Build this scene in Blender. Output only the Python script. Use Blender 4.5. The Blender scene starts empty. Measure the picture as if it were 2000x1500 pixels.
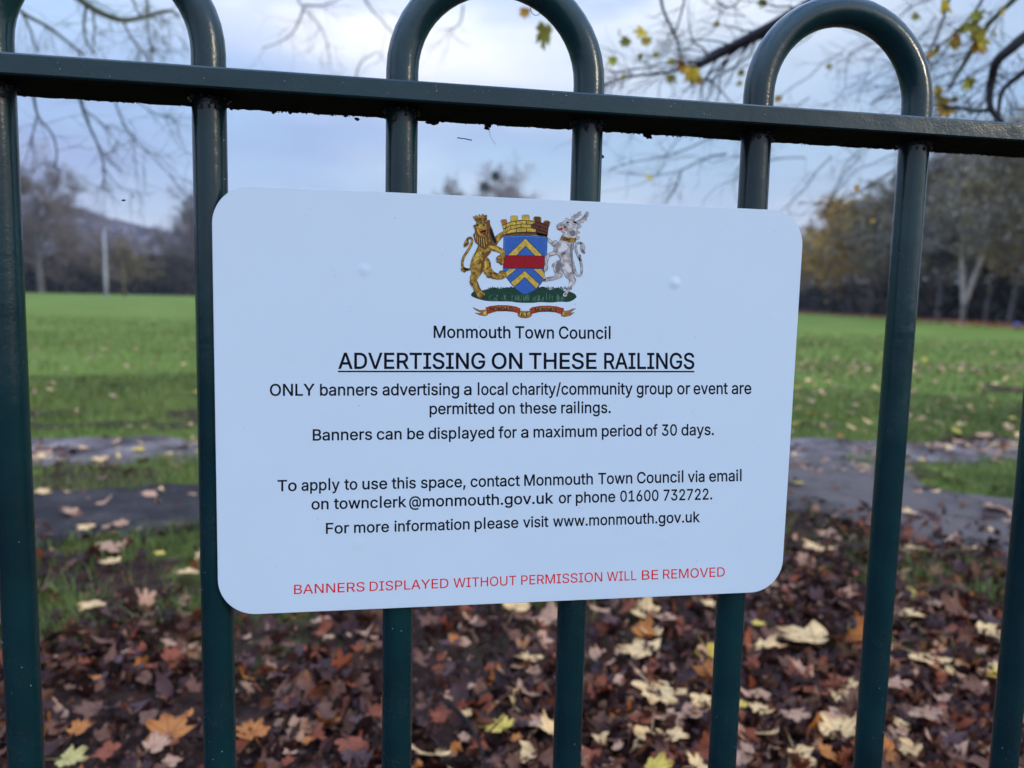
import bpy, math, random, json
import numpy as np
from mathutils import Vector, Matrix
from mathutils.geometry import tessellate_polygon, delaunay_2d_cdt

PI = math.pi
rad = math.radians
scene = bpy.context.scene
COL = scene.collection
random.seed(7)
rng = np.random.default_rng(11)

# ------------------------------------------------------------------ camera
EYE = 0.90                                   # height of the lens above the turf
CAM = np.array([-0.1059, -0.5687, EYE])
YAW, PITCH, ROLL, FPX = 0.1748, 0.1069, 0.0236, 1553.56
ZS = EYE - 0.0766                            # height of the sign's centre
def cam_axes():
    cy, sy = math.cos(YAW), math.sin(YAW); cp, sp = math.cos(PITCH), math.sin(PITCH)
    cr, sr = math.cos(ROLL), math.sin(ROLL)
    f = np.array([sy*cp, cy*cp, -sp]); r = np.array([cy, -sy, 0]); u = np.cross(r, f)
    return cr*r + sr*u, -sr*r + cr*u, f
AR, AU, AF = cam_axes()
def ray(px, py):
    d = AF + AR*(px-1000)/FPX - AU*(py-750)/FPX
    return d
def on_ground(px, py, z=0.0):
    d = ray(px, py); t = (z-CAM[2])/d[2]
    return CAM + d*t
def on_sign(px, py, y=-0.013):
    d = ray(px, py); t = (y-CAM[1])/d[1]
    return CAM + d*t
def at_depth(px, py, dist):
    d = ray(px, py)
    return CAM + d/np.linalg.norm(d)*dist
def azg(px, dist):
    d = ray(px, 590); h = math.hypot(d[0], d[1])
    return np.array([CAM[0]+d[0]/h*dist, CAM[1]+d[1]/h*dist, 0.0])
def to_px(P):
    P = np.atleast_2d(P) - CAM
    z = P@AF
    return 1000+FPX*(P@AR)/z, 750-FPX*(P@AU)/z, z

cam = bpy.data.cameras.new('camera'); co = bpy.data.objects.new('camera', cam); COL.objects.link(co)
M = Matrix(((AR[0], AU[0], -AF[0], CAM[0]), (AR[1], AU[1], -AF[1], CAM[1]), (AR[2], AU[2], -AF[2], CAM[2]), (0, 0, 0, 1)))
co.matrix_world = M
cam.sensor_width = 36.0; cam.lens = FPX*36/2000
cam.clip_start = 0.02; cam.clip_end = 5000
cam.dof.use_dof = True; cam.dof.focus_distance = 0.575; cam.dof.aperture_fstop = 6.0
scene.camera = co

# ------------------------------------------------------------------ light
SUN_AZ, SUN_EL = rad(130), rad(20)
world = bpy.data.worlds.new("World"); scene.world = world; world.use_nodes = True
nt = world.node_tree; nt.nodes.clear()
def N(tree, typ, **kw):
    n = tree.nodes.new(typ)
    for k, v in kw.items():
        if k == 'op': n.operation = v
        elif k.startswith('i_'): n.inputs[k[2:]].default_value = v
        else: setattr(n, k, v)
    return n
def ramp(tree, stops, interp='LINEAR'):
    n = tree.nodes.new('ShaderNodeValToRGB'); n.color_ramp.interpolation = interp
    e = n.color_ramp.elements
    while len(e) > 1: e.remove(e[-1])
    e[0].position = stops[0][0]; e[0].color = (*stops[0][1], 1)
    for p, c in stops[1:]:
        q = e.new(p); q.color = (*c, 1)
    return n
L = nt.links.new
sky = N(nt, 'ShaderNodeTexSky', sky_type='NISHITA', sun_disc=False, sun_elevation=SUN_EL, sun_rotation=SUN_AZ, altitude=50, air_density=1.2, dust_density=1.0, ozone_density=3.0)
tc = N(nt, 'ShaderNodeTexCoord')
mp = N(nt, 'ShaderNodeMapping'); mp.inputs['Scale'].default_value = (1, 1, 3.2); mp.inputs['Location'].default_value = (0.35, 0.1, 0.4)
L(tc.outputs['Generated'], mp.inputs['Vector'])
n1 = N(nt, 'ShaderNodeTexNoise', i_Scale=1.7, i_Detail=5.0, i_Roughness=0.5)
n2 = N(nt, 'ShaderNodeTexNoise', i_Scale=2.6, i_Detail=4.0, i_Roughness=0.5)
L(mp.outputs[0], n1.inputs['Vector']); L(mp.outputs[0], n2.inputs['Vector'])
cov = ramp(nt, [(0.36, (0.35,)*3), (0.58, (0.95,)*3)])
L(n1.outputs['Fac'], cov.inputs[0])
sep = N(nt, 'ShaderNodeSeparateXYZ'); L(tc.outputs['Generated'], sep.inputs[0])
bank = ramp(nt, [(0.05, (0.85,)*3), (0.26, (0, 0, 0))]); L(sep.outputs['Z'], bank.inputs[0])
cmax = N(nt, 'ShaderNodeMath', op='MAXIMUM'); L(cov.outputs[0], cmax.inputs[0]); 
clr = ramp(nt, [(0.42, (1, 1, 1)), (0.72, (1, 1, 1))]); L(sep.outputs['Z'], clr.inputs[0])
cmul = N(nt, 'ShaderNodeMath', op='MULTIPLY'); L(cov.outputs[0], cmul.inputs[0]); L(clr.outputs[0], cmul.inputs[1]); L(cmul.outputs[0], cmax.inputs[0]); L(bank.outputs[0], cmax.inputs[1])
low = ramp(nt, [(0.0, (3.0, 3.0, 3.8)), (0.08, (2.35, 2.5, 3.6)), (0.19, (2.15, 2.5, 3.75)), (0.30, (4.2, 4.5, 5.3)), (0.42, (4.4, 5.2, 7.0)), (0.6, (5.6, 7.6, 12.0)), (1.0, (6.0, 8.8, 15.0))])
L(sep.outputs['Z'], low.inputs[0])
brt = ramp(nt, [(0.38, (0.72, 0.80, 0.92)), (0.50, (1.0, 1.0, 1.0)), (0.60, (1.5, 1.38, 1.18))])
L(n2.outputs['Fac'], brt.inputs[0])
cc = N(nt, 'ShaderNodeMix', data_type='RGBA', blend_type='MULTIPLY'); cc.inputs['Factor'].default_value = 1
L(low.outputs[0], cc.inputs['A']); L(brt.outputs[0], cc.inputs['B'])
mx = N(nt, 'ShaderNodeMix', data_type='RGBA')
L(cmax.outputs[0], mx.inputs['Factor']); L(sky.outputs[0], mx.inputs['A']); L(cc.outputs['Result'], mx.inputs['B'])
bg = N(nt, 'ShaderNodeBackground'); bg.inputs['Strength'].default_value = 0.12
wo = N(nt, 'ShaderNodeOutputWorld'); L(mx.outputs['Result'], bg.inputs['Color']); L(bg.outputs[0], wo.inputs['Surface'])

sl = bpy.data.lights.new('sun', 'SUN'); sl.energy = 0.55; sl.angle = rad(7); sl.color = (1.0, 0.88, 0.66)
so = bpy.data.objects.new('sun', sl); COL.objects.link(so)
sdir = Vector((math.sin(SUN_AZ)*math.cos(SUN_EL), math.cos(SUN_AZ)*math.cos(SUN_EL), math.sin(SUN_EL)))
so.rotation_euler = sdir.to_track_quat('Z', 'Y').to_euler()
so.location = (30, -10, 30)
vs = scene.view_settings; vs.view_transform = 'Standard'; vs.look = 'None'; vs.exposure = 0.84; vs.gamma = 1.0; vs.use_curve_mapping = False
scene.cycles.use_denoising = True
scene.cycles.max_bounces = 6

# ------------------------------------------------------------------ helpers
def tag(o, label=None, cat=None, group=None, kind=None):
    if label: o['label'] = label
    if cat: o['category'] = cat
    if group: o['group'] = group
    if kind: o['kind'] = kind
    return o
def link(name, data, parent=None, loc=None):
    o = bpy.data.objects.new(name, data); COL.objects.link(o)
    if parent is not None: o.parent = parent
    if loc is not None: o.location = loc
    return o
def empty(name, loc, rz=0.0):
    o = link(name, None); o.location = loc; o.rotation_euler = (0, 0, rz); o.empty_display_size = 0.1
    return o
def mesh_np(name, V, F, mat, smooth=False, attr=None):
    """V (n,3); F list of arrays (m,k)."""
    V = np.asarray(V, dtype=np.float32)
    me = bpy.data.meshes.new(name)
    if not isinstance(F, list): F = [F]
    F = [np.asarray(f, dtype=np.int32) for f in F if len(f)]
    nl = sum(f.size for f in F); nf = sum(len(f) for f in F)
    me.vertices.add(len(V)); me.vertices.foreach_set('co', V.ravel())
    me.loops.add(nl); me.loops.foreach_set('vertex_index', np.concatenate([f.ravel() for f in F]))
    tot = np.concatenate([np.full(len(f), f.shape[1], dtype=np.int32) for f in F])
    st = np.concatenate([[0], np.cumsum(tot)[:-1]]).astype(np.int32)
    me.polygons.add(nf); me.polygons.foreach_set('loop_start', st); me.polygons.foreach_set('loop_total', tot)
    me.polygons.foreach_set('use_smooth', np.full(nf, bool(smooth)))
    me.update(calc_edges=True)
    if attr:
        for k, v in attr.items():
            a = me.attributes.new(k, 'FLOAT', 'POINT'); a.data.foreach_set('value', np.asarray(v, dtype=np.float32))
    for m in (mat if isinstance(mat, (list, tuple)) else [mat]):
        if m: me.materials.append(m)
    return me
class MB:
    def __init__(s): s.v = []; s.t = []; s.q = []; s.a = []
    def add(s, V, T=(), Q=(), a=0.0):
        b = len(s.v)
        s.v.extend([tuple(map(float, p)) for p in V]); s.a.extend([a]*len(V))
        s.t.extend([tuple(i+b for i in f) for f in T]); s.q.extend([tuple(i+b for i in f) for f in Q])
    def box(s, x0, x1, y0, y1, z0, z1):
        V = [(x, y, z) for x in (x0, x1) for y in (y0, y1) for z in (z0, z1)]
        s.add(V, Q=[(0, 1, 3, 2), (4, 6, 7, 5), (0, 4, 5, 1), (2, 3, 7, 6), (0, 2, 6, 4), (1, 5, 7, 3)])
    def tube(s, P, R, n=8, cap=True, a=0.0):
        P = [Vector(p) for p in P]; m = len(P)
        if not hasattr(R, '__len__'): R = [R]*m
        V = []; up = None
        for i in range(m):
            t = (P[min(i+1, m-1)]-P[max(i-1, 0)])
            if t.length < 1e-9: t = Vector((0, 0, 1))
            t.normalize()
            if up is None:
                up = Vector((0, 1, 0)) if abs(t.y) < .8 else Vector((1, 0, 0))
            sx = up.cross(t); 
            if sx.length < 1e-6: sx = Vector((1, 0, 0)).cross(t)
            sx.normalize(); up = t.cross(sx)
            for k in range(n):
                an = 2*PI*k/n
                V.append(P[i]+sx*math.cos(an)*R[i]+up*math.sin(an)*R[i])
        Q = [(i*n+k, i*n+(k+1) % n, (i+1)*n+(k+1) % n, (i+1)*n+k) for i in range(m-1) for k in range(n)]
        T = []
        if cap:
            V += [P[0], P[-1]]; c0 = m*n; c1 = c0+1
            T = [(c0, (k+1) % n, k) for k in range(n)] + [(c1, (m-1)*n+k, (m-1)*n+(k+1) % n) for k in range(n)]
        s.add(V, T, Q, a)
    def mesh(s, name, mat, smooth=True):
        return mesh_np(name, np.array(s.v), [f for f in (np.array(s.t), np.array(s.q)) if len(f)], mat, smooth, {'tone': s.a})
    def build(s, name, mat, parent=None, smooth=True, loc=None):
        return link(name, s.mesh(name, mat, smooth), parent, loc)
def vnoise(x, y, seed=0):
    """smooth value noise 0..1 on arrays"""
    r = np.random.default_rng(seed).random((64, 64))
    xi = np.floor(x).astype(int); yi = np.floor(y).astype(int); fx = x-xi; fy = y-yi
    fx = fx*fx*(3-2*fx); fy = fy*fy*(3-2*fy)
    g = lambda a, b: r[a % 64, b % 64]
    return (g(xi, yi)*(1-fx)+g(xi+1, yi)*fx)*(1-fy)+(g(xi, yi+1)*(1-fx)+g(xi+1, yi+1)*fx)*fy
def fbm(x, y, seed=0, o=3):
    s = 0; a = .5; t = 0
    for i in range(o):
        s = s+a*vnoise(x*2**i, y*2**i, seed+i); t += a; a *= .5
    return s/t

# ------------------------------------------------------------------ materials
def mat(name):
    m = bpy.data.materials.new(name); m.use_nodes = True
    return m, m.node_tree, m.node_tree.nodes['Principled BSDF']
def noise_mat(name, stops, scale=5.0, rough=0.7, bump=0.0, bscale=None, detail=6.0, spec=0.5, rnd=0.0, tone=None, coord='Object', stretch=(1, 1, 1), bdist=0.01, trans=0.0, nrough=0.6):
    """principled material: noise -> colour ramp, optional bump, per-object randomness and a per-point tone attribute"""
    m, t, b = mat(name); l = t.links.new
    tc = N(t, 'ShaderNodeTexCoord'); mp = N(t, 'ShaderNodeMapping'); mp.inputs['Scale'].default_value = stretch
    l(tc.outputs[coord], mp.inputs['Vector'])
    n = N(t, 'ShaderNodeTexNoise', i_Scale=scale, i_Detail=detail, i_Roughness=nrough); l(mp.outputs[0], n.inputs['Vector'])
    r = ramp(t, stops)
    fac = n.outputs['Fac']
    if rnd:
        oi = N(t, 'ShaderNodeObjectInfo'); ma = N(t, 'ShaderNodeMath', op='MULTIPLY_ADD'); ma.inputs[1].default_value = rnd; ma.inputs[2].default_value = -rnd/2
        l(oi.outputs['Random'], ma.inputs[0]); ad = N(t, 'ShaderNodeMath', op='ADD'); l(fac, ad.inputs[0]); l(ma.outputs[0], ad.inputs[1]); fac = ad.outputs[0]
    if tone:
        at = N(t, 'ShaderNodeAttribute', attribute_name='tone'); ma = N(t, 'ShaderNodeMath', op='MULTIPLY_ADD'); ma.inputs[1].default_value = tone; ma.inputs[2].default_value = -tone/2
        l(at.outputs['Fac'], ma.inputs[0]); ad = N(t, 'ShaderNodeMath', op='ADD'); l(fac, ad.inputs[0]); l(ma.outputs[0], ad.inputs[1]); fac = ad.outputs[0]
    l(fac, r.inputs[0]); l(r.outputs[0], b.inputs['Base Color'])
    b.inputs['Roughness'].default_value = rough; b.inputs['Specular IOR Level'].default_value = spec
    if bump:
        n3 = N(t, 'ShaderNodeTexNoise', i_Scale=bscale or scale*3, i_Detail=5.0, i_Roughness=0.6); l(mp.outputs[0], n3.inputs['Vector'])
        bp = N(t, 'ShaderNodeBump'); bp.inputs['Strength'].default_value = bump; bp.inputs['Distance'].default_value = bdist
        l(n3.outputs['Fac'], bp.inputs['Height']); l(bp.outputs[0], b.inputs['Normal'])
    return m
def three(c, k=0.6, j=1.35, lo=.3, hi=.7):
    return [(lo, tuple(v*k for v in c)), ((lo+hi)/2, c), (hi, tuple(min(v*j, .95) for v in c))]

# green-black railing paint: glossy, orange-peel relief, salt-and-pepper grime
def paint_mat():
    m, t, b = mat('railing_paint'); l = t.links.new
    tc = N(t, 'ShaderNodeTexCoord')
    n = N(t, 'ShaderNodeTexNoise', i_Scale=9.0, i_Detail=6.0, i_Roughness=0.6); l(tc.outputs['Object'], n.inputs['Vector'])
    r = ramp(t, [(0.3, (0.0025, 0.016, 0.021)), (0.55, (0.0035, 0.029, 0.034)), (0.75, (0.006, 0.044, 0.044))]); l(n.outputs['Fac'], r.inputs[0])
    g = N(t, 'ShaderNodeTexNoise', i_Scale=420.0, i_Detail=3.0, i_Roughness=0.7); l(tc.outputs['Object'], g.inputs['Vector'])
    gr = ramp(t, [(0.60, (0, 0, 0)), (0.70, (1, 1, 1))]); l(g.outputs['Fac'], gr.inputs[0])
    p = N(t, 'ShaderNodeTexNoise', i_Scale=24.0, i_Detail=4.0); l(tc.outputs['Object'], p.inputs['Vector'])
    pr = ramp(t, [(0.50, (0.08,)*3), (0.60, (1, 1, 1))]); l(p.outputs['Fac'], pr.inputs[0])
    mu = N(t, 'ShaderNodeMath', op='MULTIPLY'); l(gr.outputs[0], mu.inputs[0]); l(pr.outputs[0], mu.inputs[1])
    mc = N(t, 'ShaderNodeMix', data_type='RGBA'); mc.inputs['B'].default_value = (0.05, 0.045, 0.042, 1)
    l(mu.outputs[0], mc.inputs['Factor']); l(r.outputs[0], mc.inputs['A']); l(mc.outputs['Result'], b.inputs['Base Color'])
    rr = ramp(t, [(0.3, (0.12,)*3), (0.7, (0.30,)*3)]); l(p.outputs['Fac'], rr.inputs[0]); l(rr.outputs[0], b.inputs['Roughness'])
    o1 = N(t, 'ShaderNodeTexNoise', i_Scale=95.0, i_Detail=2.0, i_Roughness=0.5); l(tc.outputs['Object'], o1.inputs['Vector'])
    o2 = N(t, 'ShaderNodeTexNoise', i_Scale=700.0, i_Detail=2.0, i_Roughness=0.6); l(tc.outputs['Object'], o2.inputs['Vector'])
    ad = N(t, 'ShaderNodeMath', op='MULTIPLY_ADD'); ad.inputs[1].default_value = 0.35; l(o2.outputs['Fac'], ad.inputs[0]); l(o1.outputs['Fac'], ad.inputs[2])
    bp = N(t, 'ShaderNodeBump'); bp.inputs['Strength'].default_value = 0.34; bp.inputs['Distance'].default_value = 0.0008
    l(ad.outputs[0], bp.inputs['Height']); l(bp.outputs[0], b.inputs['Normal'])
    return m
PAINT = paint_mat()
CRUST = noise_mat('dirt_crust', [(0.3, (0.008, 0.006, 0.007)), (0.6, (0.03, 0.02, 0.018)), (0.8, (0.10, 0.04, 0.03))], 60, 0.9, 0.6, 300, bdist=.001, rnd=.3)
RUST = noise_mat('rusty_flake', [(0.3, (0.05, 0.015, 0.008)), (0.7, (0.22, 0.06, 0.025))], 90, 0.9, 0.6, 300, bdist=.001)
WELD = noise_mat('weld_paint', [(0.3, (0.02, 0.018, 0.022)), (0.7, (0.10, 0.06, 0.06))], 120, 0.7, 0.6, 300, bdist=.001)
def flat(name, c, rough=0.45, var=0.12, scale=400):
    return noise_mat(name, three(c, 1-var, 1+var), scale, rough, 0, detail=3)
WHITE = noise_mat('white_sign_laminate', [(0.3, (0.64, 0.765, 0.86)), (0.7, (0.67, 0.80, 0.89))], 6, 0.32, 0.03, 14, bdist=.002)
EDGE = flat('sign_edge_core', (0.10, 0.11, 0.13), .6)
INK = flat('black_lettering', (0.003, 0.004, 0.012), .6)
REDINK = flat('red_lettering', (0.78, 0.006, 0.02), .6)
INK.node_tree.nodes['Principled BSDF'].inputs['Specular IOR Level'].default_value = .12
REDINK.node_tree.nodes['Principled BSDF'].inputs['Specular IOR Level'].default_value = .12

# ================================================================== ground
def height(x, y):
    h = 0.03*(fbm(x*.25+9, y*.25+3, 31)-.5) + 0.018*(fbm(x*1.7, y*1.7, 5)-.5)
    return h*np.clip((np.hypot(x, y)-.3)/2, 0, 1)
def poly_world(pts): return np.array([on_ground(a, b)[:2] for a, b in pts])
# the two trodden paths, edges read off the turf
P1U = poly_world([(-900, 850), (-100, 856), (200, 857), (390, 862), (900, 862), (1550, 864), (2000, 868), (2900, 880)])
P1L = poly_world([(-900, 905), (-100, 903), (200, 905), (390, 902), (900, 900), (1550, 905), (2000, 905), (2900, 925)])
P2U = poly_world([(-900, 1000), (-100, 980), (60, 968), (380, 955), (900, 925), (1400, 897), (1600, 892), (1760, 915), (1830, 965), (1980, 985), (2200, 1000), (2900, 1010)])
P2L = poly_world([(-900, 1150), (-100, 1110), (60, 1080), (380, 1040), (900, 990), (1400, 972), (1600, 990), (1700, 1030), (1800, 1075), (1980, 1115), (2200, 1150), (2900, 1200)])
def resample(P, n):
    d = np.concatenate([[0], np.cumsum(np.hypot(*np.diff(P, axis=0).T))]); t = np.linspace(0, d[-1], n)
    return np.stack([np.interp(t, d, P[:, 0]), np.interp(t, d, P[:, 1])], 1)
def by_x(P, x): return np.interp(x, P[:, 0], P[:, 1])
def in_path(x, y, m=0.0):
    w = (fbm(x*2.2, y*2.2, 77, 5)-.5)*.42
    a = (y < by_x(P1U, x)+w-m) & (y > by_x(P1L, x)+w+m)
    b = (y < by_x(P2U, x)+w-m) & (y > by_x(P2L, x)+w+m)
    return a | b
LIT = poly_world([(-1200, 1230), (-100, 1200), (200, 1200), (450, 1250), (900, 1285), (1300, 1260), (1560, 1140), (1800, 1110), (2000, 1120), (2400, 1170), (3200, 1250)])
def litter(x, y):
    """1 where dead leaves cover the soil, 0 in the turf"""
    edge = by_x(LIT, x)+(fbm(x*1.5+4, y*1.5, 55)-.5)*1.1
    return 1/(1+np.exp((y-edge)/.27))

def ground_mat():
    m, t, b = mat('park_turf'); l = t.links.new
    tc = N(t, 'ShaderNodeTexCoord')
    n = N(t, 'ShaderNodeTexNoise', i_Scale=0.35, i_Detail=8.0, i_Roughness=0.62); l(tc.outputs['Object'], n.inputs['Vector'])
    g = ramp(t, [(0.25, (0.120, 0.140, 0.030)), (0.5, (0.170, 0.225, 0.040)), (0.72, (0.24, 0.29, 0.06))]); l(n.outputs['Fac'], g.inputs[0])
    n2 = N(t, 'ShaderNodeTexNoise', i_Scale=14.0, i_Detail=5.0, i_Roughness=0.7); l(tc.outputs['Object'], n2.inputs['Vector'])
    g2 = ramp(t, [(0.3, (0.62,)*3), (0.7, (1.3,)*3)]); l(n2.outputs['Fac'], g2.inputs[0])
    mg = N(t, 'ShaderNodeMix', data_type='RGBA', blend_type='MULTIPLY'); mg.inputs['Factor'].default_value = 1
    l(g.outputs[0], mg.inputs['A']); l(g2.outputs[0], mg.inputs['B'])
    s = ramp(t, [(0.3, (0.012, 0.006, 0.005)), (0.7, (0.085, 0.046, 0.034))]); l(n2.outputs['Fac'], s.inputs[0])
    at = N(t, 'ShaderNodeAttribute', attribute_name='soil')
    mx = N(t, 'ShaderNodeMix', data_type='RGBA'); l(at.outputs['Fac'], mx.inputs['Factor']); l(mg.outputs['Result'], mx.inputs['A']); l(s.outputs[0], mx.inputs['B'])
    l(mx.outputs['Result'], b.inputs['Base Color']); b.inputs['Roughness'].default_value = 0.9; b.inputs['Specular IOR Level'].default_value = .05
    bp = N(t, 'ShaderNodeBump'); bp.inputs['Strength'].default_value = 0.8; bp.inputs['Distance'].default_value = 0.03
    l(n2.outputs['Fac'], bp.inputs['Height']); l(bp.outputs[0], b.inputs['Normal'])
    return m
xs = np.unique(np.concatenate([np.linspace(-12, 14, 300), np.linspace(-60, 70, 90), np.linspace(-3500, 3500, 60)]))
ysg = np.unique(np.concatenate([np.linspace(-2, 9, 180), np.linspace(-15, 60, 90), np.linspace(-300, 4200, 70)]))
GX, GY = np.meshgrid(xs, ysg, indexing='ij')
gx, gy = GX.ravel(), GY.ravel()
soil = np.clip(.9*(fbm(gx*2.4+3, gy*2.4, 44, 4) > np.where(litter(gx, gy) > .02, .47, .60))*(gy < 8)+1/(1+np.exp((gy-(by_x(LIT, gx)+(fbm(gx*1.5+4, gy*1.5, 55)-.5)*1.1)-.35)/.18)) + .35*(fbm(gx*1.1, gy*1.1, 8) > .62)*(gy < 8), 0, 1)
nx, ny = len(xs), len(ysg)
I = (np.arange(nx-1)[:, None]*ny+np.arange(ny-1)[None, :]).ravel()
gm = mesh_np('ground', np.stack([gx, gy, height(gx, gy)], 1), np.stack([I, I+ny, I+ny+1, I+1], 1), ground_mat(), True, {'soil': soil})
tag(link('ground', gm), kind='structure')

PATH = noise_mat('muddy_asphalt', [(0.36, (0.035, 0.022, 0.018)), (0.5, (0.135, 0.097, 0.085)), (0.62, (0.29, 0.215, 0.195))], 3.0, 0.65, 0.7, 30, detail=9, bdist=.02, spec=.2, nrough=.7)
PATHD = noise_mat('dark_wet_mud', [(0.36, (0.018, 0.010, 0.009)), (0.5, (0.060, 0.041, 0.035)), (0.64, (0.135, 0.100, 0.086))], 2.4, 0.65, 0.8, 24, tone=.26, detail=9, bdist=.03, spec=.2, nrough=.68)
def path_strip(name, U, Lw, m, lift):
    n, k = 900, 26
    U = resample(U, n); Lw = resample(Lw, n)
    V = []
    tt = np.linspace(-.04, 1.04, k)
    for j, s in enumerate(tt):
        P = U*(1-s)+Lw*s
        w = (fbm(P[:, 0]*2.2, P[:, 1]*2.2, 77, 5)-.5)*.42
        y = P[:, 1]+w
        edge = min(j, k-1-j)
        z = height(P[:, 0], y)+lift+(0 if edge > 1 else (-.002 if edge == 1 else -.03))+.035*(fbm(P[:, 0]*5, y*5, 21, 4)-.5)*(edge > 1)
        V.append(np.stack([P[:, 0], y, z], 1))
    V = np.array(V).reshape(-1, 3); tn = np.clip((V[:, 0]+.3)/2.4, 0, 1)
    I = (np.arange(k-1)[:, None]*n+np.arange(n-1)[None, :]).ravel()
    o = link(name, mesh_np(name, V, np.stack([I, I+n, I+n+1, I+1], 1), m, True, {'tone': tn})); tag(o, kind='structure')
path_strip('path', P1U, P1L, PATH, .012)
path_strip('path', P2U, P2L, PATHD, .020)

# grass blades: short turf round the paths, tufts pushing through the litter
def grass():
    pts = []
    for (n, r0, r1) in ((70000, 2.2, 5.0), (90000, 4.0, 9.0), (90000, 8.0, 30.0)):
        px = rng.uniform(-250, 2250, n); r = np.sqrt(rng.uniform(r0*r0, r1*r1, n))
        a = np.arctan((px-1000)/FPX)+YAW
        x = CAM[0]+np.sin(a)*r; y = CAM[1]+np.cos(a)*r
        pts.append(np.stack([x, y], 1))
    P = np.concatenate(pts); x, y = P.T
    li = litter(x, y); tuft = fbm(x*2.6, y*2.6, 99)
    keep = (rng.random(len(x)) < np.where(li > .5, np.where(tuft > np.where(li > .97, .60, .50), .8, .04), 1)) & ~in_path(x, y, .16*fbm(x*7, y*7, 91)*(fbm(x*1.7, y*1.7, 92) > .45)) & (y > .35) & (rng.random(len(x)) > np.clip((np.hypot(x, y)-10)/19, 0, 1)**1.2)
    keep &= ~((li <= .5) & (y < 8) & (fbm(x*2.4+3, y*2.4, 44, 4) > np.where(li > .02, .47, .60)) & (rng.random(len(x)) < .88))
    x, y = x[keep], y[keep]; n = len(x)
    far = np.clip(np.hypot(x-CAM[0], y-CAM[1])/6, .7, 3)
    h = rng.uniform(.025, .065, n)*np.where(litter(x, y) > .5, .9, 1.0)*np.clip(far, 1, 1.3); w = rng.uniform(.0018, .0035, n)*far
    an = rng.uniform(0, 2*PI, n); ln = rng.uniform(.2, .9, n)*h; la = rng.uniform(0, 2*PI, n)
    z = height(x, y)
    b0 = np.stack([x-np.cos(an)*w, y-np.sin(an)*w, z-.004], 1); b1 = np.stack([x+np.cos(an)*w, y+np.sin(an)*w, z-.004], 1)
    m0 = np.stack([x-np.cos(an)*w*.7+np.cos(la)*ln*.35, y-np.sin(an)*w*.7+np.sin(la)*ln*.35, z+h*.6], 1)
    m1 = np.stack([x+np.cos(an)*w*.7+np.cos(la)*ln*.35, y+np.sin(an)*w*.7+np.sin(la)*ln*.35, z+h*.6], 1)
    tp = np.stack([x+np.cos(la)*ln, y+np.sin(la)*ln, z+h], 1)
    V = np.stack([b0, b1, m0, m1, tp], 1).reshape(-1, 3); i = np.arange(n)*5
    tone = np.repeat(np.clip(rng.normal(.5, .25, n)+(fbm(x*.8, y*.8, 12)-.5)*.8, 0, 1), 5)
    GR = noise_mat('grass_blades', [(0.2, (0.060, 0.080, 0.020)), (0.5, (0.140, 0.195, 0.04)), (0.8, (0.25, 0.28, 0.08))], 2, .6, 0, tone=.8, spec=.3)
    me = mesh_np('grass', V, [np.stack([m_ for m_ in (i+2, i+3, i+4)], 1), np.stack([i, i+1, i+3, i+2], 1)], GR, False, {'tone': tone})
    tag(link('grass', me), 'short green turf grass growing beside the paths and through the litter', 'grass', kind='stuff')
grass()

# ------------------------------------------------------------------ leaves
HALF = [(0, 1.0), (7, .80), (14, .80), (21, .56), (33, .76), (42, .96), (52, .80), (60, .76), (71, .52), (84, .62), (94, .74), (106, .56), (128, .46), (152, .36), (176, .12)]
def leaf_geo(seed, curl=.3, rings=2, oval=False):
    r = random.Random(seed)
    if oval: half = [(0, 1.0), (10, .82), (24, .66), (45, .52), (70, .46), (95, .46), (125, .52), (155, .6), (176, .62)]
    else: half = HALF
    ang = [a for a, _ in half]+[360-a for a, _ in half[::-1] if a not in (0,)]
    rd = [q for _, q in half]+[q for a, q in half[::-1] if a not in (0,)]
    rd = [q*r.uniform(.80, 1.14) for q in rd]
    if seed >= 500 and seed % 3 == 1: rd = [q*r.uniform(.55, 1.0) for q in rd]
    n = len(ang)
    k1, k2, k3, ph = r.uniform(-1, 1)*curl, r.uniform(.2, 1.0)*curl, r.uniform(-.8, .8)*curl, r.uniform(0, 6)
    def P(a, q):
        x = math.sin(rad(a))*q; y = math.cos(rad(a))*q
        z = k2*abs(x)*1.1*q + k1*y*abs(y)*.7 + k3*x*y + .10*curl*3*math.sin(ph+3*rad(a))*q*q
        return (x*.5*(1-.25*curl), y*.5, z*.5)
    V = [(0, 0, 0)]; T = []; Q = []
    for j in range(1, rings+1):
        for a, q in zip(ang, rd): V.append(P(a, q*j/rings if j == rings else min(q, .8)*j/rings*.9))
    for k in range(n): T.append((0, 1+(k+1) % n, 1+k))
    for j in range(rings-1):
        for k in range(n):
            a0 = 1+j*n; a1 = 1+(j+1)*n; Q.append((a0+k, a0+(k+1) % n, a1+(k+1) % n, a1+k))
    # stalk
    if rings > 1:
        b = len(V); V += [(-.008, -.05, .0), (.008, -.05, .0), (.008, -.50, .04+.1*k1), (.002, -.505, .05+.1*k1)]; Q.append((b, b+1, b+2, b+3))
    return np.array(V), T, Q
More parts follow.
